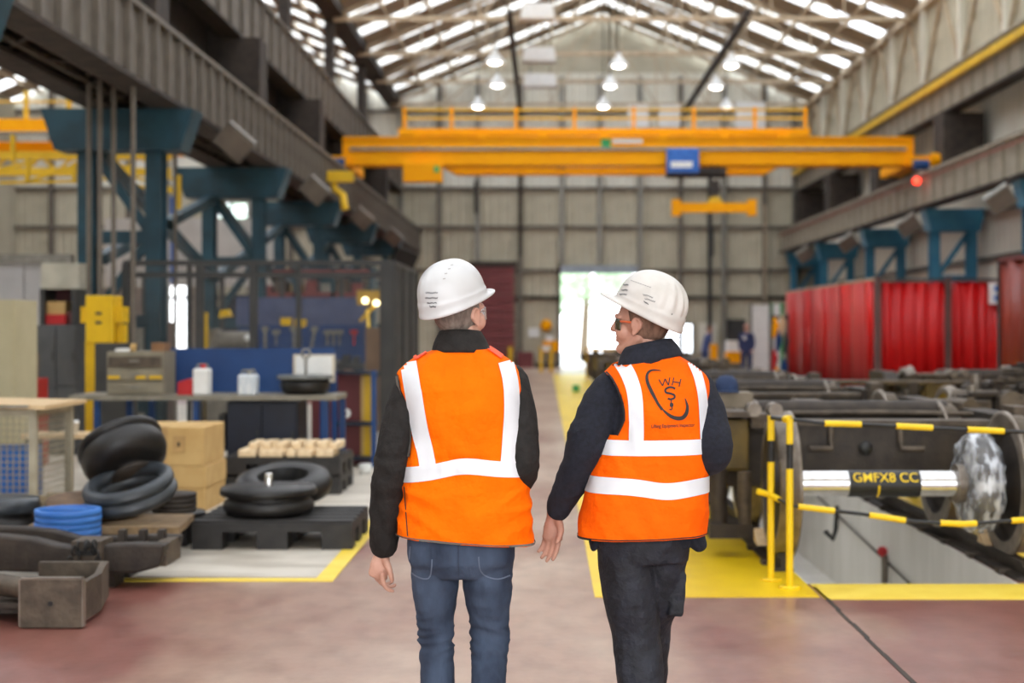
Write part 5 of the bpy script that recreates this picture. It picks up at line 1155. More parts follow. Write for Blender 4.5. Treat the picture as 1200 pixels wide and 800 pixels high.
# yellow/black posts and chain
m_py = m_yel2
def seg_post(px, pyt, pyb, d, label, bands):
    x = PX(px,d); t = thing('barrier_post', label, 'post', (x,d,0), 'yellow and black barrier posts'); zt_ = PZ(pyt,d)
    for (a, b_, m) in bands: MB().cyl((x,d,PZ(b_,d) if b_ < pyb else 0),(x,d,PZ(a,d)),.022 if m is m_py else .021,12).build('yellow_band' if m is m_py else 'black_band', m, t)
    MB().lathe([(0,0),(.07,0),(.07,.012),(0,.012)],16,Matrix.Translation((x,d,.004))).build('foot_plate', m_py, t)
    return (x, d)
p1 = seg_post(903.5,487,662,9.04,'yellow and black barrier post, farther of the pair at the pit corner',((487,516,m_py),(516,541,m_black),(541,662,m_py)))
p2 = seg_post(925.5,490,690,8.76,'yellow and black barrier post, nearer of the pair at the pit corner',((490,520,m_py),(520,549,m_black),(549,690,m_py)))
def chain_run(pts, r, label, lens, first_yellow):
    t = thing('barrier_chain', label, 'chain', pts[0], None); pos = [Vector(p) for p in pts]
    L = sum((b_-a).length for a, b_ in zip(pos[:-1], pos[1:]))
    def at(s_):
        for a, b_ in zip(pos[:-1], pos[1:]):
            l = (b_-a).length
            if s_ <= l: return a+(b_-a)*(s_/l)
            s_ -= l
        return pos[-1]
    s_ = 0; k = 0; y = first_yellow
    while s_ < L-.01:
        e = min(L, s_+lens[0 if y else 1]); n = 5
        MB().tube([at(s_+(e-s_)*i/n) for i in range(n+1)], r if y else r*.6, 8).build('yellow_sleeve' if y else 'black_link', m_py if y else m_black, t); s_ = e; y = not y
d = 8.76
X_ = lambda px: PX(px,d)
chain_run([(p1[0],p1[1],PZ(489,9.04)),((p1[0]+p2[0])/2,8.9,PZ(491,8.9)),(p2[0],p2[1],PZ(491,8.76))],.024,'short top chain joining the two barrier posts',(.22,.22),False)
chain_run([(X_(926),d,PZ(491,d)),(X_(966),d,PZ(496,d)),(X_(1010),d,PZ(497,d)),(X_(1090),d,PZ(501,d)),(X_(1175),d,PZ(505,d)),(X_(1230),d,PZ(507,d)),(X_(1330),d,PZ(500,d))],.019,'upper black and yellow chain running right from the barrier posts',(.225,.215),False)
chain_run([(p1[0]-.09,p1[1]-.02,PZ(575,9.04)),(p1[0],p1[1],PZ(580,9.04)),(p2[0],p2[1],PZ(592,8.76)),(X_(965),d,PZ(597,d)),(X_(1010),d,PZ(602,d)),(X_(1070),d,PZ(611,d)),(X_(1130),d,PZ(614,d)),(X_(1200),d,PZ(609,d)),(X_(1330),d,PZ(600,d))],.019,'lower black and yellow chain running right from the barrier posts',(.225,.215),True)
seg_post(1340,490,690,8.76,'yellow and black barrier post out at the right end of the chains',((490,520,m_py),(520,549,m_black),(549,690,m_py)))

# ------------------------------------------------------------------ PEOPLE
m_skin = mat('skin', (188,140,120), (204,158,138), 14, .5, bump=.08); m_skin2 = mat('skin_tanned', (174,124,104), (190,142,120), 14, .5, bump=.08)
m_jacket = mat('black_jacket', (28,25,23), (38,35,33), 30, .8, bump=.8, bscale=12, bdist=.03, spec=.3); m_fleece = mat('navy_fleece', (20,22,31), (29,32,44), 60, .95, bump=.3)
m_jeans = mat('blue_jeans', (46,54,70), (70,82,102), 9, .85, bump=.6, bscale=14, bdist=.02, spec=.2, stretch=(1,1,.5)); m_worktrs = mat('navy_work_trousers', (19,20,26), (34,36,46), 16, .75, bump=.9, bscale=12, bdist=.035)
m_vest = mat('hi_vis_orange', (255,104,0), (255,112,0), 5, .8, bump=.8, bscale=11, bdist=.035, spec=.1); m_vest2 = mat('hi_vis_orange_worn', (246,92,2), (254,104,6), 5, .8, bump=.8, bscale=10, bdist=.035, spec=.1)
m_refl = mat('reflective_tape', (208,210,214), (222,224,228), 5, .35, bump=.05); m_bind = mat('grey_binding', (92,84,76), None, 8, .7); m_bindk = mat('black_binding', (34,28,26), None, 8, .7)
m_helm = mat('white_helmet', (190,190,190), (200,200,200), 3, .28); m_helm2 = mat('worn_white_helmet', (186,181,174), (203,198,191), 9, .36)
m_hairg = mat('grey_brown_hair', (92,80,72), (128,116,106), 60, .9, stretch=(1,1,.3)); m_hairb = mat('short_brown_hair', (92,66,52), (124,92,74), 60, .9, stretch=(1,1,.3))
m_shoe = mat('black_boot', (26,24,23), None, 8, .5); m_glass = pane_mat('clear_lens', .5, (.9,.95,.95)); m_dlens = mat('dark_lens', (58,52,34), None, 5, .12); m_temple = mat('orange_temple', (186,84,44), None, 5, .35)
m_ink = mat('marker_ink', (78,78,80), None, 5, .6)

def solid(mb, voxel, smooth=6, fn=None, name='m'):
    me = mb.mesh(name); o = bpy.data.objects.new('tmp', me); COL.objects.link(o)
    r = o.modifiers.new('r', 'REMESH'); r.mode = 'VOXEL'; r.voxel_size = voxel; r.use_smooth_shade = True
    s = o.modifiers.new('s', 'SMOOTH'); s.iterations = smooth; s.factor = .5
    dg = bpy.context.evaluated_depsgraph_get(); dg.update(); out = bpy.data.meshes.new_from_object(o.evaluated_get(dg)); bpy.data.objects.remove(o)
    if fn:
        ns = [v.normal.copy() for v in out.vertices]
        cs = [v.co.copy() for v in out.vertices]; fl = []
        for c_, n_ in zip(cs, ns): fl.extend(c_+n_*fn(c_))
        out.vertices.foreach_set('co', fl)
    out.polygons.foreach_set('use_smooth', [True]*len(out.polygons)); out.update(); return out
def cut(me, planes):
    bm = bmesh.new(); bm.from_mesh(me)
    for co, no in planes:
        bmesh.ops.bisect_plane(bm, geom=bm.verts[:]+bm.edges[:]+bm.faces[:], plane_co=co, plane_no=no, clear_outer=True)
    bm.to_mesh(me); bm.free(); me.polygons.foreach_set('use_smooth', [True]*len(me.polygons)); return me
def part(parent, name, me, m, **kw):
    me.materials.clear(); me.materials.append(m); o = bpy.data.objects.new(name, me); COL.objects.link(o); o.parent = parent; ROOTLOC[o.name] = (0,0,0)
    for k, v in kw.items(): o[k] = v
    return o
def lb(mb, name, m, parent, **kw): return part(parent, name, mb.mesh(name), m, **kw)
def hand(mb, wrist, M_, curl=(.35,.4,.45,.5), s=1.0, side=1, spread=.06):
    # fingers along -Z, palm faces +Y, thumb on side*X
    def T(p): return Vector(wrist)+M_ @ (Vector(p)*s)
    mb.limb([T((0,0,.03)),T((0,0,0)),T((side*.004,0,-.045)),T((0,0,-.088))],[(.026*s,.020*s),(.027*s,.018*s),(.038*s,.016*s),(.038*s,.012*s)],12)
    for i, (x, L) in enumerate(((side*.030,.072),(side*.010,.080),(-side*.010,.075),(-side*.029,.058))):
        a = 0; p = Vector((x,0,-.078)); pts = [T(p)]; c = curl[i]
        for k, f in enumerate((.45,.32,.28)):
            a += c*(1.0 if k else .8); p = p+Vector((x*spread*8*L if k == 0 else 0, math.sin(a)*L*f*1.15, -math.cos(a)*L*f*1.15)); pts.append(T(p))
        mb.limb(pts, [(.0098*s,)*2,(.0092*s,)*2,(.0085*s,)*2,(.007*s,)*2], 10)
    mb.limb([T((side*.022,.004,-.02)),T((side*.042,.012,-.045)),T((side*.05,.024,-.072)),T((side*.048,.036,-.094))],[(.014*s,)*2,(.013*s,)*2,(.0105*s,)*2,(.0085*s,)*2],10)
def head(mb, T):
    def E(c, r, rot=None): mb.sph(T @ Vector(c), 1, 14, (T.to_3x3() @ (rot or Matrix.Identity(3)) @ Matrix.Diagonal(r)).to_4x4())
    E((0,-.008,.022),(.077,.100,.098)); E((0,.026,-.035),(.060,.066,.078)); E((0,.078,-.093),(.024,.02,.02)); E((0,.030,-.060),(.054,.058,.052))
    for s_ in (-1,1):
        E((s_*.042,.058,-.028),(.026,.030,.034)); mb.limb([T @ Vector((s_*.050,-.005,-.05)),T @ Vector((s_*.040,.035,-.082)),T @ Vector((s_*.008,.074,-.098))],[(.020,.020),(.020,.020),(.017,.017)],12)
        mb.limb([T @ Vector((s_*.006,.094,.026)),T @ Vector((s_*.03,.090,.030)),T @ Vector((s_*.055,.070,.024))],[(.009,.009)]*3,8)
        E((s_*.079,-.004,-.008),(.008,.016,.027)); pts = [T @ Vector((s_*(.083+.003*math.sin(a)), -.006+.017*math.cos(a), -.002+.026*math.sin(a))) for a in [math.pi*(-.35+1.5*i/8) for i in range(9)]]
        mb.limb(pts,[(.0055,.0055)]*9,8); E((s_*.08,.004,-.034),(.007,.009,.010))
    mb.limb([T @ Vector((0,.092,.022)),T @ Vector((0,.103,.0)),T @ Vector((0,.113,-.020))],[(.008,.008),(.010,.010),(.013,.011)],10)
    E((.010,.102,-.024),(.009,.009,.008)); E((-.010,.102,-.024),(.009,.009,.008)); E((0,.090,-.050),(.022,.012,.006)); E((0,.089,-.062),(.020,.012,.007))
def helmet(parent, T, ridged, m, label):
    a, b, h = .108, .136, .150; n = 72; v = []; f = []
    def rad(th):
        e = 1
        return a*math.cos(th), b*math.sin(th)
    prof = [(0,1.06,-.022),(0,1.07,-.012),(1,1.035,-.004),(2,1.03,.012),(2,1.04,.018),(3,1.0,.024)]
    for i in range(1, 15): ph = math.pi/2*i/14.5; prof.append((4, math.cos(ph)**.86, .024+(h-.024)*math.sin(ph)))
    prof.append((5,.02,h))
    for j, (kind, s_, z) in enumerate(prof):
        for k in range(n):
            th = 2*math.pi*k/n; x, y = rad(th); front = max(0, math.sin(th)); q = s_
            pk = 0
            if kind == 0: pk = (.058 if ridged else .046)*front**2.2; q = s_
            rdg = 0
            if ridged and 5 < j < 17:
                w_ = math.exp(-((j-9)/4.5)**2)
                rear = max(0, -math.sin(th)*.9+.25)
                rdg = .0055*math.cos(th*16)*w_*min(1, rear)
            elif not ridged and 6 < j < 19: rdg = .003*(1 if abs(math.cos(th)) < .22 else 0)
            px, py = x*q, y*q+(pk)
            L = math.hypot(px, py) or 1
            px += px/L*rdg; py += py/L*rdg
            zz = z+(.006*front if kind == 0 else 0)-(.012*max(0,-math.sin(th)) if j < 4 else 0)
            v.append(T @ Vector((px, py, zz)))
    N = len(prof); f = [(i*n+k, i*n+(k+1) % n, (i+1)*n+(k+1) % n, (i+1)*n+k) for i in range(N-1) for k in range(n)]; f.append(tuple(range((N-1)*n, N*n)))
    me = bpy.data.meshes.new('helmet'); me.from_pydata(v, [], f); o = part(parent, 'helmet', me, m, label=label); me.polygons.foreach_set('use_smooth', [True]*len(f))
    so = o.modifiers.new('s', 'SOLIDIFY'); so.thickness = .004; so.offset = -1; sb = o.modifiers.new('b', 'SUBSURF'); sb.levels = 1; sb.render_levels = 1
    MB_ = MB().lathe([(.93,-.004),(.93,.022),(.90,.022)], 40, T @ Matrix.Diagonal((a, b, 1, 1)).to_4x4()); lb(MB_, 'inner_harness', m_black, o)
    return o, v, f
def cut_armhole(me, base, curve, side, y0, y1):
    # remove the cloth beyond the armhole curve, given as image points on the back of the vest
    bm = bmesh.new(); bm.from_mesh(me); kill = []
    for f_ in bm.faces:
        c = f_.calc_center_median()+base; px = CX+F*c.x/c.y; py = CY+F*(EYE-c.z)/c.y
        if y0 < py < y1:
            for a, b_ in zip(curve[:-1], curve[1:]):
                if a[1] <= py <= b_[1]:
                    xx = a[0]+(b_[0]-a[0])*(py-a[1])/(b_[1]-a[1])
                    if (px-xx)*side > 0: kill.append(f_)
                    break
    bmesh.ops.delete(bm, geom=kill, context='FACES'); bm.to_mesh(me); bm.free()
def ray_hits(bvh, base, pts):
    out = []
    for px, py in pts:
        o = Vector((0,0,EYE))-base; dd = Vector(((px-CX)/F, 1, -(py-CY)/F)).normalized(); h = bvh.ray_cast(o, dd)
        out.append((h[0], h[1]) if h[0] else None)
    return out
def decal_poly(bvh, base, polys, off=.003, m=None, name='print', parent=None, sub=6):
    # polys: list of (left edge points, right edge points) strips in image px, laid on the cloth behind them
    v = []; f = []
    for L, Rr in polys:
        n = len(L); grid = []
        for i in range(n):
            row = []
            for k in range(sub+1):
                t = k/sub; h = ray_hits(bvh, base, [(L[i][0]*(1-t)+Rr[i][0]*t, L[i][1]*(1-t)+Rr[i][1]*t)])[0]
                if h: row.append(len(v)); v.append(h[0]+h[1]*off)
                else: row.append(None)
            grid.append(row)
        for i in range(n-1):
            for k in range(sub):
                q = (grid[i][k], grid[i][k+1], grid[i+1][k+1], grid[i+1][k])
                if None not in q: f.append(q)
    me = bpy.data.meshes.new(name); me.from_pydata(v, [], f); me.polygons.foreach_set('use_smooth', [True]*len(f))
    o = part(parent, name, me, m); return o
def resample(pts, n):
    pts = [Vector(p) for p in pts]; d = [0]
    for a, b_ in zip(pts[:-1], pts[1:]): d.append(d[-1]+(b_-a).length)
    out = []
    for i in range(n):
        s_ = d[-1]*i/(n-1); k = 0
        while k < len(d)-2 and d[k+1] < s_: k += 1
        t = (s_-d[k])/((d[k+1]-d[k]) or 1); p0 = pts[max(k-1,0)]; p1 = pts[k]; p2 = pts[k+1]; p3 = pts[min(k+2,len(pts)-1)]
        out.append(.5*((2*p1)+(-p0+p2)*t+(2*p0-5*p1+4*p2-p3)*t*t+(-p0+3*p1-3*p2+p3)*t**3))
    return out
def stroke(pts, w_, n=24, taper=None):
    c = resample(pts, n); L = []; Rr = []
    for i, p in enumerate(c):
        t = (c[min(i+1,n-1)]-c[max(i-1,0)]).normalized(); nn = Vector((-t.y, t.x)); ww = w_*(taper(i/(n-1)) if taper else 1)/2
        L.append(p+nn*ww); Rr.append(p-nn*ww)
    return (L, Rr)
def ring_tape(bvh, zf, hw, m, parent, n=120, off=.003, rows=5):
    # a band round the body; zf(x, front) gives its centre height
    v = []; f = []
    for k in range(n):
        a = 2*math.pi*k/n; dx, dy = math.cos(a), math.sin(a)
        for j in range(rows):
            zc = zf(dx*.22)+hw*(2*j/(rows-1)-1); h = bvh.ray_cast(Vector((dx*.8, dy*.8, zc)), Vector((-dx,-dy,0)))
            p = h[0]+Vector((dx,dy,0))*off if h[0] else Vector((dx*.2,dy*.15,zc)); v.append(p)
    for k in range(n):
        for j in range(rows-1): a = k*rows+j; b_ = ((k+1) % n)*rows+j; f.append((a, b_, b_+1, a+1))
    me = bpy.data.meshes.new('reflective_tape'); me.from_pydata(v, [], f); me.polygons.foreach_set('use_smooth', [True]*len(f)); return part(parent, 'reflective_tape', me, m)
def vnoise(p, sx, sy, sz, o=0): return noise.noise(Vector((p.x*sx+o, p.y*sy+o*1.7, p.z*sz+o*.3)))
def ridge(p, sx, sy, sz, o=0): return 1-2*abs(vnoise(p, sx, sy, sz, o))

# ================= person 1 : left
D1p = 5.2; B1 = Vector((-.290, D1p, 0))
P1 = thing('person', 'man on the left, orange vest over black jacket, blue jeans and white helmet', 'person', B1, 'two walking inspectors'); ROOTLOC['person'] = (0,0,0)
T1 = Matrix.Translation((-.022, .01, 1.650)) @ Matrix.Rotation(math.radians(-36),4,'Z') @ Matrix.Rotation(math.radians(6),4,'X')
armL1 = [(-.188,0,1.405),(-.235,-.01,1.28),(-.268,-.03,1.11),(-.292,.01,.96),(-.306,.05,.80)]
armR1 = [(.172,0,1.405),(.205,-.02,1.28),(.222,-.05,1.09),(.19,.10,1.02),(.15,.23,1.02)]
legL1 = [(-.105,0,.90),(-.110,.02,.66),(-.110,.05,.46),(-.104,.04,.28),(-.10,.03,.09)]
legR1 = [(.078,0,.90),(.085,.02,.66),(.090,.05,.47),(.090,-.06,.30),(.092,-.19,.16)]
def body_mb(rings, armL, armR, legL, legR, T, neck, hl, hr, boots):
    b = MB(); b.ell(rings, 28)
    for A in (armL, armR): b.limb(A, [(.045,.045),(.042,.042),(.036,.036),(.034,.034),(.027,.022)], 14)
    for A in (legL, legR): b.limb(A, [(.08,.08),(.065,.065),(.048,.05),(.048,.048),(.034,.036)], 14)
    for ft in boots: b.limb(ft, [(.03,.03),(.032,.028),(.025,.02)], 12)
    b.limb(neck, [(.062,.06),(.055,.055),(.054,.054)], 16); head(b, T)
    hand(b, *hl[0], **hl[1]); hand(b, *hr[0], **hr[1]); return b
rb1 = [(-.01,0,.80,.15,.10,.9),(-.01,0,.95,.15,.10,.9),(0,0,1.1,.15,.095,.9),(0,0,1.3,.165,.10,.9),(0,0,1.42,.16,.08,.9),(0,0,1.48,.09,.06,1)]
hL = ((Vector((-.310,.055,.775)), Matrix.Rotation(math.radians(-55),3,'Z') @ Matrix.Rotation(math.radians(-12),3,'X')), dict(curl=(.5,.7,.75,.8), side=1))
hR = ((Vector((.14,.255,1.02)), Matrix.Rotation(math.radians(80),3,'X')), dict(curl=(.5,.5,.5,.5), side=-1))
b = body_mb(rb1, armL1, armR1, legL1, legR1, T1, [(-.01,0,1.40),(-.016,.005,1.50),(-.024,.01,1.60)], hL, hR, [[(-.10,.03,.08),(-.105,.10,.05),(-.11,.17,.03)],[(.092,-.20,.13),(.094,-.17,.07),(.096,-.13,.03)]])
part(P1, 'body', solid(b, .0042, 3), m_skin)
# jeans
jb = MB(); jb.ell([(-.014,0,1.02,.165,.115,.85),(-.014,0,.92,.185,.13,.85),(-.014,-.008,.82,.198,.142,.85),(-.014,-.008,.755,.192,.135,.85),(-.014,0,.70,.14,.10,.9)], 32)
jb.limb([(-.112,-.005,.84),(-.110,.01,.66),(-.111,.045,.47),(-.103,.04,.30),(-.10,.03,.10)], [(.094,.11),(.083,.095),(.060,.066),(.062,.066),(.058,.062)], 22)
jb.limb([(.085,-.005,.84),(.082,.01,.66),(.088,.05,.48),(.088,-.03,.33),(.090,-.17,.17)], [(.098,.11),(.088,.098),(.066,.07),(.062,.066),(.055,.06)], 22)
def jw(p):
    k = math.exp(-((p.z-.46)/.075)**2); t = math.exp(-((p.z-.70)/.07)**2)
    q = Vector((p.x, p.y, p.z+.35*p.x*(1 if p.x > 0 else -1)))
    return .012*k*ridge(q,6,6,30,3)+.0025*ridge(p,9,9,13,8)*(1-k)+.004*t*ridge(q,6,6,22,1)+(-.004*math.exp(-((p.x+.014)/.008)**2) if p.y < 0 and .72 < p.z < .98 else 0)
jm = solid(jb, .0075, 4, jw); cut(jm, [((0,0,.10),(0,0,-1))] if False else []); jeans = part(P1, 'jeans', jm, m_jeans)
bj = BVHTree.FromPolygons([v.co[:] for v in jm.vertices], [p.vertices[:] for p in jm.polygons])
m_stitch = mat('jean_seam', (46,54,70), None, 8, .9); m_stitch2 = mat('faded_jean_seam', (86,96,114), None, 8, .9)
for pts in ([(481,640),(480,660),(484,672),(498,678),(505,672),(507,640)], [(561,636),(563,668),(580,678),(597,674),(604,668),(604,640)]):
    decal_poly(bj, B1, [stroke(pts, 1.6, 30)], .0015, m_stitch2, 'pocket_seam', jeans, 1)
decal_poly(bj, B1, [stroke([(537,636),(537,660),(538,680)], 1.6, 12)], .0015, m_stitch, 'back_seam', jeans, 1)
decal_poly(bj, B1, [stroke([(509,636),(509,655)], 7, 6)], .003, m_jeans, 'belt_loop', jeans, 2); decal_poly(bj, B1, [stroke([(560,634),(559,652)], 5, 6)], .003, m_jeans, 'belt_loop', jeans, 2)
# jacket
kb = MB(); kb.ell([(0,0,.92,.19,.13,.85),(0,0,1.1,.185,.125,.85),(0,0,1.3,.185,.125,.85),(-.005,0,1.40,.195,.11,.85),(-.008,0,1.46,.15,.085,.9),(-.012,0,1.50,.09,.075,1),(-.016,0,1.53,.075,.07,1)], 32)
kb.limb([(-.178,0,1.405),(-.222,-.01,1.29),(-.262,-.03,1.11),(-.286,.01,.96),(-.303,.045,.80)], [(.070,.074),(.070,.076),(.066,.07),(.064,.066),(.050,.052)], 20)
kb.limb([(.165,0,1.405),(.198,-.02,1.29),(.207,-.05,1.10),(.175,.09,1.03),(.15,.22,1.02)], [(.066,.074),(.063,.07),(.060,.064),(.054,.056),(.045,.045)], 20)
def kw(p):
    return .0035*ridge(Vector((p.x,p.y,p.z+.5*p.x)),8,8,16,2)+.004*math.exp(-((p.z-1.10)/.07)**2)*ridge(p,6,6,26,5)
jk = part(P1, 'jacket', solid(kb, .0075, 3, kw), m_jacket)
col = MB(); n = 40
def collar(c0, c1, r0, r1, tilt0, tilt1, parent, m, rows=6, nz=0):
    v = []; f = []
    for j in range(rows+1):
        t = j/rows; c = Vector(c0).lerp(Vector(c1), t); rx = r0[0]*(1-t)+r1[0]*t; ry = r0[1]*(1-t)+r1[1]*t; tl = tilt0*(1-t)+tilt1*t; bul = .006*math.sin(t*math.pi)
        for k in range(n):
            a = 2*math.pi*k/n; v.append((c.x+(rx+bul)*math.cos(a), c.y+(ry+bul)*math.sin(a), c.z+tl*rx*math.cos(a)-.10*ry*math.sin(a)))
    for j in range(rows):
        for k in range(n): f.append((j*n+k, j*n+(k+1) % n, (j+1)*n+(k+1) % n, (j+1)*n+k))
    me = bpy.data.meshes.new('collar'); me.from_pydata(v, [], f); o = part(parent, 'collar', me, m); me.polygons.foreach_set('use_smooth', [True]*len(f))
    so = o.modifiers.new('s', 'SOLIDIFY'); so.thickness = .009; so.offset = -1; return o
collar((-.014,.0,1.505),(-.018,.005,1.590),(.110,.10),(.076,.078),0,0,jk,m_jacket)
# vest
vb = MB(); vb.ell([((l+r)/2, cy, z, (r-l)/2, ry, e) for (z, l, r, cy, ry, e) in ((.78,-.240,.245,0,.168,.8),(.90,-.234,.238,0,.160,.8),(1.0,-.230,.234,-.005,.152,.8),(1.09,-.224,.229,-.008,.145,.8),(1.2,-.205,.215,-.005,.145,.8),(1.3,-.208,.208,-.01,.15,.8),(1.38,-.240,.216,-.01,.142,.8),(1.42,-.252,.208,-.008,.13,.82),(1.445,-.246,.196,-.006,.12,.85),(1.47,-.218,.176,-.002,.112,.85),(1.495,-.175,.145,.0,.10,.9),(1.52,-.115,.105,.002,.09,.95),(1.55,-.09,.085,.004,.08,1))], 48)
def vw(p):
    g = math.exp(-((p.z-1.12)/.06)**2)*math.exp(-((p.x)/.13)**2)
    w = .007*ridge(Vector((p.x+.25*(p.z-1.1)*(1 if p.x > 0 else -1),p.y,p.z)),10,5,3.2,4)+.006*g*ridge(p,34,5,5,6)
    low = 1/(1+math.exp((p.z-1.03)*60)); q = Vector((p.x, p.y, p.z-.35*abs(p.x)))
    return w+low*(.011*ridge(q,5,4,14,9))-.011*math.exp(-((p.z-1.135)/.012)**2)*math.exp(-((p.x)/.12)**2)+.004*vnoise(p,5,5,4,2)
vm = solid(vb, .0075, 3, vw)
cut(vm, [((0,0,.835),(-.07,0,-1)), ((-.006,0,1.532),(0,-.10,1))]); bvu = BVHTree.FromPolygons([v.co[:] for v in vm.vertices], [p.vertices[:] for p in vm.polygons])
cut_armhole(vm, B1, [(466,438),(470,460),(477,485),(482,510),(480,535)], -1, 438, 535); cut_armhole(vm, B1, [(612,437),(614,455),(612,480),(610,505),(613,528)], 1, 437, 528)
bv = BVHTree.FromPolygons([v.co[:] for v in vm.vertices], [p.vertices[:] for p in vm.polygons])
ve = part(P1, 'vest', vm, m_vest); so = ve.modifiers.new('s', 'SOLIDIFY'); so.thickness = .004; so.offset = -1
ring_tape(bv, lambda x: 1.092+.020*math.exp(-((x-.02)/.14)**2)-.022*max(0,-x/.22)**2, .028, m_refl, ve)
decal_poly(bv, B1, [stroke([(479,425),(485,460),(492,500),(499,530),(502,550)], 19, 26)], .0045, m_refl, 'reflective_tape', ve, 5)
decal_poly(bv, B1, [stroke([(592,424),(598,450),(599,480),(597,515),(595,542)], 17.5, 26)], .0045, m_refl, 'reflective_tape', ve, 5)
decal_poly(bv, B1, [stroke([(505,407),(500,412),(486,421)], 4.5, 10)], .006, mat('red_orange_tab', (240,70,20), None, 6, .6), 'shoulder_tab', ve, 2)
decal_poly(bv, B1, [stroke([(568,405),(578,412),(588,419)], 5, 10)], .006, MATS['red_orange_tab'], 'shoulder_tab', ve, 2)
decal_poly(bv, B1, [stroke([(506,408),(520,405),(545,402),(566,405)], 1.8, 20)], .004, m_bind, 'neck_binding', ve, 1)
decal_poly(bvu, B1, [stroke([(466,438),(470,460),(477,485),(482,510),(480,535)], 3.0, 24)], .006, m_bind, 'armhole_binding', ve, 1)
decal_poly(bvu, B1, [stroke([(612,437),(614,455),(611,480),(609,505),(612,528)], 3.0, 24)], .006, m_bind, 'armhole_binding', ve, 1)
ring_tape(bv, lambda x: .839-.07*x, .004, m_bind, ve, rows=3, off=.006).name = 'hem_binding'
# side slit of the vest
decal_poly(bv, B1, [stroke([(474,570),(476,600),(478,628)], 1.2, 12)], .002, m_bindk, 'side_slit', ve, 1)
# helmet and head details
TH1 = Matrix.Translation((-.044, -.006, 1.704)) @ Matrix.Rotation(math.radians(-46),4,'Z') @ Matrix.Rotation(math.radians(17),4,'X')
h1, hv, hf = helmet(P1, TH1, False, m_helm, 'smooth white safety helmet with a short peak')
bh = BVHTree.FromPolygons([v[:] for v in hv], hf)
sc = []
for y0, x0, x1, sg in ((343,499,513,3),(349,499,513,4),(355,501,512,5),(359,504,511,3)):
    pts = [(x0+(x1-x0)*i/(sg*4), y0+(.9 if i % 2 else -.9)*(1+.4*math.sin(i*2.3+y0))) for i in range(sg*4+1)]; sc.append(stroke(pts, .55, sg*14))
decal_poly(bh, B1, sc, .003, m_ink, 'marker_writing', h1, 1)
decal_poly(bh, B1, [stroke([(519,327),(522,326.5)],1.2,4), stroke([(521,321),(524,320.5)],1.2,4), stroke([(525,315.5),(528,315)],1.1,4), stroke([(528,311),(531,310.5)],1.0,4)], .002, mat('vent_shadow', (150,148,144), None, 5, .6), 'vent_slots', h1, 1)
def hair(parent, T, m, fmin=-.055):
    me = MB().sph((0,0,0), 1, 24, Matrix.Diagonal((.0805,.1035,.101,1))).mesh('hair')
    for v in me.vertices: c_ = v.co+Vector((0,-.008,.022)); v.co = c_+c_.normalized()*.001*noise.noise(c_*160)
    cut(me, [((0,0,fmin),(0,.25,-1)), ((0,.018,0),(0,1,-.25))]); me.transform(T); return part(parent, 'hair', me, m)
hair(P1, T1, m_hairg, -.052)
eb = MB()
for s_ in (-1,1): eb.sph(T1 @ Vector((s_*.031,.080,.004)), .0125, 8)
lb(eb, 'eyes', m_white, P1)
def glasses(parent, T, lens_m, frame_m, label, tr=.003, dep=.048):
    v = []; f = []; n = 20
    for j in range(6):
        z = .024-.042*j/5
        for k in range(n+1): a = math.pi*(.06+.88*k/n); v.append(T @ Vector((.071*math.cos(a), .050+dep*math.sin(a), z-.006*abs(math.cos(a)))))
    for j in range(5):
        for k in range(n): a = j*(n+1)+k; f.append((a, a+1, a+n+2, a+n+1))
    me = bpy.data.meshes.new('glasses'); me.from_pydata(v, [], f); g = part(parent, 'glasses', me, lens_m, label=label); me.polygons.foreach_set('use_smooth', [True]*len(f)); so = g.modifiers.new('s', 'SOLIDIFY'); so.thickness = .0015
    for s_ in (-1,1): lb(MB().tube([T @ Vector(p) for p in ((s_*.080,.0,.006),(s_*.078,.04,.010),(s_*.071,.060,.010))], tr, 6), 'temple_arm', frame_m, g)
    return g
glasses(P1, T1, m_glass, m_glass, 'clear safety glasses', .003, .060)
def boots(parent, segs, m):
    b = MB()
    for s_ in segs: b.limb(s_, [(.048,.05),(.05,.045),(.046,.036),(.04,.026)], 16)
    part(parent, 'boots', solid(b, .01, 3), m)
boots(P1, [[(-.10,.02,.12),(-.102,.05,.055),(-.106,.12,.045),(-.11,.19,.035)],[(.092,-.19,.17),(.093,-.19,.10),(.095,-.15,.055),(.097,-.09,.035)]], m_shoe)

# ================= person 2 : right
D2p = 5.3; B2 = Vector((.404, D2p, 0))
P2 = thing('person', 'man on the right in navy fleece and lettered orange vest, looking left', 'person', B2, 'two walking inspectors'); ROOTLOC[P2.name] = (0,0,0)
T2 = Matrix.Translation((-.040, .02, 1.615)) @ Matrix.Rotation(math.radians(68),4,'Z') @ Matrix.Rotation(math.radians(2),4,'X')
armL2 = [(-.150,0,1.385),(-.205,-.01,1.28),(-.245,-.02,1.16),(-.305,.03,1.02),(-.356,.08,.92)]
armR2 = [(.165,0,1.385),(.205,-.03,1.27),(.222,-.06,1.14),(.17,.08,1.10),(.12,.2,1.12)]
legL2 = [(-.12,0,.88),(-.09,-.01,.62),(-.060,.0,.44),(-.045,-.05,.27),(-.03,-.10,.10)]
legR2 = [(.04,0,.88),(.030,.06,.62),(.0,.16,.46),(-.005,.22,.28),(-.005,.27,.10)]
rb2 = [(-.04,0,.80,.14,.10,.9),(-.03,0,.95,.14,.10,.9),(0,0,1.1,.14,.095,.9),(.01,0,1.3,.155,.10,.9),(.01,0,1.40,.15,.08,.9),(0,0,1.46,.09,.06,1)]
hL = ((Vector((-.368,.095,.895)), Matrix.Rotation(math.radians(180-35),3,'Z') @ Matrix.Rotation(math.radians(8),3,'X')), dict(curl=(.22,.25,.3,.35), side=-1, s=1.05))
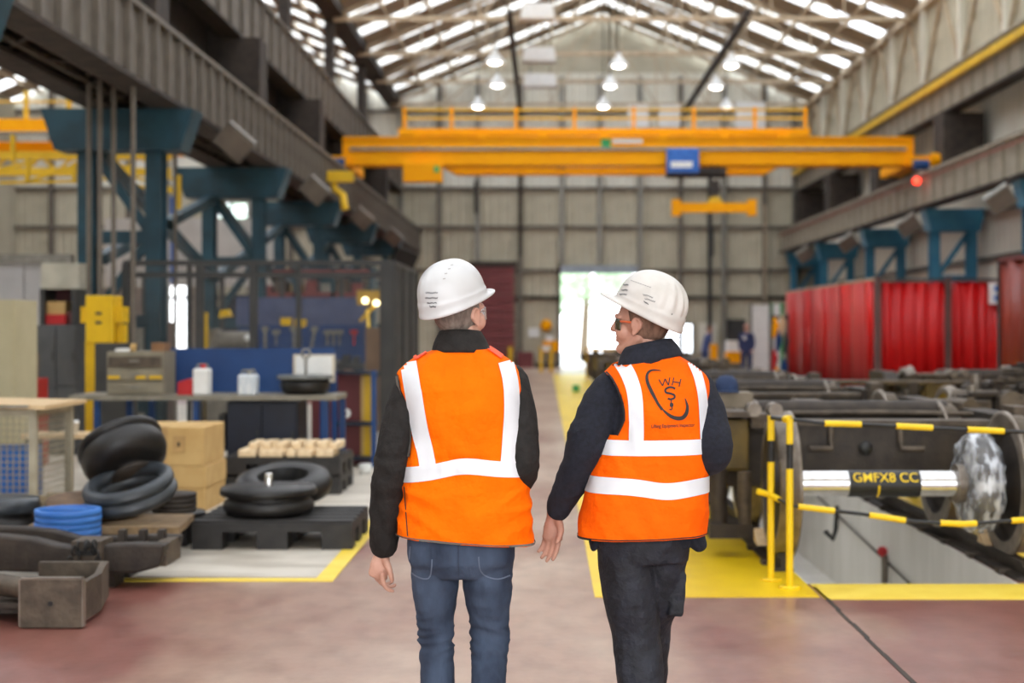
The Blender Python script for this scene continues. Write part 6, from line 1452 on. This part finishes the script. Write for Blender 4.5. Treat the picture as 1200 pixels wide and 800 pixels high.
hR = ((Vector((.11,.225,1.12)), Matrix.Rotation(math.radians(85),3,'X')), dict(curl=(.5,.5,.5,.5), side=-1))
b = body_mb(rb2, armL2, armR2, legL2, legR2, T2, [(0,0,1.38),(-.01,.01,1.48),(-.03,.015,1.57)], hL, hR, [[(-.03,-.10,.09),(-.035,-.05,.05),(-.04,.04,.03)],[(-.005,.27,.08),(-.01,.33,.05),(-.015,.40,.03)]])
part(P2, 'body', solid(b, .0042, 3), m_skin2)
tbm = MB(); tbm.ell([(-.04,0,1.0,.165,.12,.85),(-.04,0,.88,.17,.125,.85),(-.038,-.005,.80,.172,.13,.85),(-.035,0,.74,.165,.125,.85)], 32)
tbm.limb([(-.115,-.005,.84),(-.088,-.015,.64),(-.060,-.01,.45),(-.048,-.05,.29),(-.03,-.10,.11)], [(.098,.115),(.102,.11),(.083,.088),(.082,.085),(.078,.08)], 22)
tbm.limb([(.045,.0,.84),(.032,.05,.64),(.0,.14,.47),(-.005,.2,.29),(-.005,.27,.11)], [(.092,.11),(.085,.10),(.075,.08),(.075,.08),(.075,.078)], 22)
tbm.obox((.090,.02,.615), (.05,.12,.16), (0,.1,0))
def tw(p):
    q = Vector((p.x, p.y, p.z+.9*p.x)); k = math.exp(-((p.z-.42)/.12)**2)
    return .006*ridge(q,5,4,8,3)*(.35+k)+.003*ridge(p,9,5,9,7)+.004*vnoise(p,9,9,9,4)
tr = part(P2, 'work_trousers', solid(tbm, .0075, 3, tw), m_worktrs)
kb = MB(); kb.ell([(-.035,0,.79,.178,.13,.85),(-.03,0,.95,.18,.13,.85),(0,0,1.1,.17,.125,.85),(.01,0,1.3,.17,.125,.85),(.012,0,1.38,.18,.11,.85),(.008,0,1.43,.14,.085,.9),(.003,0,1.47,.09,.075,1),(0,0,1.50,.075,.07,1)], 32)
kb.limb([(-.145,.0,1.375),(-.195,-.01,1.29),(-.240,-.02,1.17),(-.300,.03,1.03),(-.352,.08,.925)], [(.078,.078),(.082,.08),(.082,.078),(.056,.058),(.046,.048)], 20)
kb.limb([(.160,0,1.375),(.195,-.03,1.27),(.215,-.06,1.15),(.165,.07,1.10),(.12,.19,1.12)], [(.072,.074),(.074,.076),(.072,.074),(.06,.06),(.05,.05)], 20)
kb.limb([(-.20,0,.90),(-.212,0,.82),(-.222,0,.785)], [(.03,.06),(.024,.06),(.01,.05)], 14); kb.limb([(.10,0,.90),(.15,0,.83),(.17,0,.80)], [(.05,.06),(.042,.06),(.03,.05)], 14)
def kw2(p):
    w = math.exp(-((p.x+.32)/.07)**2)
    q = Vector((p.x, p.y, p.z-.6*p.x)); return .003*vnoise(p,9,9,9,2)+.004*ridge(q,7,7,12,6)+.008*w*ridge(Vector((p.x,p.y,p.z-.45*p.x)),3,3,20,5)
jk2 = part(P2, 'fleece', solid(kb, .0075, 3, kw2), m_fleece)
collar((-.012,.008,1.462),(-.018,.012,1.545),(.125,.11),(.090,.088),.30,.20,jk2,m_fleece)
vb = MB(); vb.ell([((l+r)/2, cy, z, (r-l)/2, ry, e) for (z, l, r, cy, ry, e) in ((.78,-.268,.196,0,.168,.8),(.90,-.262,.198,0,.160,.8),(1.0,-.246,.202,-.005,.152,.8),(1.1,-.215,.202,-.008,.148,.8),(1.2,-.178,.200,-.005,.148,.8),(1.3,-.165,.200,-.01,.15,.8),(1.37,-.175,.208,-.01,.142,.8),(1.405,-.188,.206,-.008,.13,.82),(1.43,-.188,.192,-.006,.12,.85),(1.45,-.170,.170,-.002,.112,.88),(1.475,-.135,.138,.0,.10,.9),(1.50,-.10,.10,.002,.09,.95),(1.52,-.08,.08,.004,.08,1))], 48)
def vw2(p):
    q = Vector((p.x, p.y, p.z+.7*p.x)); low = 1/(1+math.exp((p.z-1.0)*40))
    return .005*vnoise(p,5,5,4,2)+.006*ridge(q,8,4,4,4)+low*.010*ridge(q,6,4,6,9)+.004*math.exp(-((p.x+.17)/.06)**2)*ridge(q,7,4,14,3)
vm2 = solid(vb, .0075, 3, vw2); cut(vm2, [((0,0,.835),(.03,0,-1)), ((0,0,1.492),(-.16,-.10,1))]); bvu2 = BVHTree.FromPolygons([v.co[:] for v in vm2.vertices], [p.vertices[:] for p in vm2.polygons])
cut_armhole(vm2, B2, [(706,433),(716,441),(725,457),(731,475),(732,492),(724,510)], -1, 433, 510)
bv2 = BVHTree.FromPolygons([v.co[:] for v in vm2.vertices], [p.vertices[:] for p in vm2.polygons])
ve2 = part(P2, 'vest', vm2, m_vest2); so = ve2.modifiers.new('s', 'SOLIDIFY'); so.thickness = .004; so.offset = -1
ring_tape(bv2, lambda x: 1.168+.01*x, .028, m_refl, ve2); ring_tape(bv2, lambda x: 1.030-.018*math.exp(-((x-.05)/.12)**2)+.0*x, .030, m_refl, ve2)
decal_poly(bv2, B2, [stroke([(727,423),(737,440),(744,462),(746,490),(746,517)], 17, 26)], .0045, m_refl, 'reflective_tape', ve2, 5)
decal_poly(bv2, B2, [stroke([(810,424),(817,440),(822,462),(824,490),(825,514)], 10.5, 26)], .0045, m_refl, 'reflective_tape', ve2, 5)
decal_poly(bvu2, B2, [stroke([(706,433),(716,441),(725,457),(731,475),(732,492),(724,510)], 2.0, 26)], .005, m_bindk, 'armhole_binding', ve2, 1)
ring_tape(bv2, lambda x: .838+.03*x, .004, m_bindk, ve2, rows=3).name = 'hem_binding'
# printed emblem
prt = [stroke([(774.5,434.8),(768,434),(762,435),(758.3,439.5),(758.6,447),(762,456),(767,465.5),(771,473),(776,480)], 3.4, 40, lambda t: .25+.9*math.sin(min(1,t*1.25)*math.pi*.72)),
       stroke([(774.5,477.5),(780,483),(787,488),(794,490),(800,489),(804,484),(805.3,477),(804,471),(802.5,466.5)], 4.2, 40, lambda t: .15+.95*math.sin(max(.0,min(1,t*1.0))*math.pi)**.8)]
prt += [stroke([(772,445),(776.4,452.4)],1.35,5), stroke([(776.4,452.4),(779.2,444.2)],1.35,5), stroke([(779.2,444.2),(783.2,451.6)],1.35,5), stroke([(783.2,451.6),(784.8,442.6)],1.35,5),
        stroke([(789.5,442.8),(787.4,451.8)],1.35,5), stroke([(797.8,444.4),(795.6,453.4)],1.35,5), stroke([(788.5,447.6),(796.7,448.8)],1.35,5),
        stroke([(791,456),(788,454.2),(783,454.4),(779.5,457),(780.5,460),(786,461.2),(790,463),(790,466.3),(786,467.8),(782.5,466.8)],2.4,30),
        stroke([(786.5,468),(786.5,472)],1.2,4), stroke([(784.8,474.4),(789.0,474.4)],5.2,8,lambda t: .55+.45*math.sin(t*math.pi)), stroke([(787,476.5),(787.6,478.4),(786.3,480.2),(784.6,479.2)],1.2,10)]
decal_poly(bv2, B2, prt, .004, m_bindk, 'vest_emblem', ve2, 2)
me = text_mesh('Lifting Equipment Inspector', 1.0, m_bindk); xs_ = [v.co.x for v in me.vertices]; w_ = max(xs_)-min(xs_)
for v in me.vertices:
    px = 788.3+v.co.x/w_*50; py = 498.6-v.co.y*5.6-(v.co.x/w_)*1.8
    h = ray_hits(bv2, B2, [(px, py)])[0]; v.co = (h[0]+h[1]*.004) if h else Vector((0,-.1,1.2))
part(ve2, 'vest_lettering', me, m_bindk)
TH2 = Matrix.Translation((-.012, -.0, 1.668)) @ Matrix.Rotation(math.radians(70),4,'Z') @ Matrix.Rotation(math.radians(23),4,'X')
h2, hv, hf = helmet(P2, TH2, True, m_helm2, 'worn white safety helmet with ribs at the back'); bh = BVHTree.FromPolygons([v[:] for v in hv], hf)
sc = []
for y0, x0, x1 in ((334,731,737),(340,729,736),(345,727,735),(345,754,765),(350,756,768),(353,755,760)):
    sc.append(stroke([(x0+(x1-x0)*i/10, y0+(.8 if i % 2 else -.8)*(1+.4*math.sin(i*2.3+y0))+(.35*(i) if x0 > 750 else 0)) for i in range(11)], .55, 30))
for k in range(9): sc.append(stroke([(740+k*2.7,329+k*.95),(741+k*2.7,329.3+k*.95)],1.0,3))
sc.append(stroke([(786.5,367.5),(787.6,368)],1.6,3))
decal_poly(bh, B2, sc, .003, m_ink, 'marker_writing', h2, 1)
hair(P2, T2, m_hairb, -.050)
eb = MB()
for s_ in (-1,1): eb.sph(T2 @ Vector((s_*.031,.080,.004)), .0125, 8)
lb(eb, 'eyes', m_white, P2)
glasses(P2, T2, m_dlens, m_temple, 'dark safety glasses with orange arms', .0045)
boots(P2, [[(-.03,-.10,.12),(-.032,-.09,.06),(-.036,-.03,.045),(-.04,.04,.035)],[(-.005,.27,.12),(-.008,.30,.06),(-.012,.36,.045),(-.016,.43,.035)]], m_shoe)

# ================= background workers
def worker(x, d, label, yaw, lean=0, m=None, bald=True):
    B = Vector((x, d, 0)); P = thing('person', label, 'person', B, None); ROOTLOC[P.name] = (0,0,0); P.rotation_euler = (0,0,yaw)
    T = Matrix.Translation((0,.02+lean,1.66-lean*.4)); b = MB(); b.ell([(0,0,.85,.14,.09,.9),(0,lean*.3,1.1,.14,.09,.9),(0,lean*.7,1.4-lean*.2,.15,.08,.9),(0,lean*.9,1.5-lean*.3,.07,.06,1)],20)
    aL = [(-.17,lean*.8,1.40-lean*.2),(-.22,lean*.6,1.14),(-.20,.12+lean,.95)]; aR = [(.17,lean*.8,1.40-lean*.2),(.22,lean*.6,1.14),(.18,.10+lean,.93)]
    for A in (aL, aR): b.limb(A, [(.045,.045),(.038,.038),(.028,.024)], 12)
    for s_ in (-1,1): b.limb([(s_*.09,0,.9),(s_*.10,.02,.5),(s_*.10,0,.08)], [(.07,.07),(.05,.05),(.035,.035)], 12); b.limb([(s_*.1,0,.07),(s_*.11,.15,.04)],[(.04,.035),(.035,.025)],10)
    b.limb([(0,lean*.9,1.42-lean*.25),(0,lean,1.57-lean*.4)], [(.055,.055),(.052,.052)], 12); head(b, T)
    hand(b, (-.20,.13+lean,.93), Matrix.Rotation(.6,3,'X'), side=1); hand(b, (.18,.11+lean,.91), Matrix.Rotation(.6,3,'X'), side=-1)
    part(P, 'body', solid(b, .007, 3), m_skin)
    c = MB(); c.ell([(0,0,.82,.18,.125,.9),(0,lean*.3,1.1,.175,.12,.9),(0,lean*.7,1.38-lean*.2,.19,.11,.9),(0,lean*.9,1.47-lean*.3,.10,.08,1)],24)
    for A in (aL, aR): c.limb(A, [(.068,.068),(.06,.06),(.045,.045)], 14)
    for s_ in (-1,1): c.limb([(s_*.10,0,.88),(s_*.105,.02,.5),(s_*.105,0,.10)], [(.10,.10),(.08,.08),(.07,.07)], 14)
    part(P, 'overalls', solid(c, .014, 3), m or MATS['worker_navy'])
    if bald: hair(P, T, mat('thin_grey_hair', (170,140,124), None, 30, .9), -.03)
    else: hair(P, T, m_hairb, -.05)
    bb = MB()
    for s_ in (-1,1): bb.limb([(s_*.105,-.02,.09),(s_*.11,.06,.05),(s_*.115,.17,.035)],[(.05,.05),(.048,.045),(.04,.03)],12)
    part(P, 'boots', solid(bb, .015, 2), m_shoe); return P
mat('worker_navy', (44,54,92), (56,68,108), 6, .85); mat('worker_blue', (60,74,120), (74,90,138), 6, .85)
pw1 = worker(PX(875,45.5), 45.5, 'bald worker in navy overalls standing by the white boards in the distance', math.radians(165), 0)
lbl = MB().lathe([(0,0),(.06,0),(.06,.01),(0,.01)],16,tilt((.06,.128,1.30),-math.pi/2,0)); lb(lbl, 'chest_badge', m_white, pw1)
worker(PX(826,50), 50, 'worker in lighter blue clothes leaning forward beyond the helmet at right', math.radians(-80), .16, MATS['worker_blue'], False)
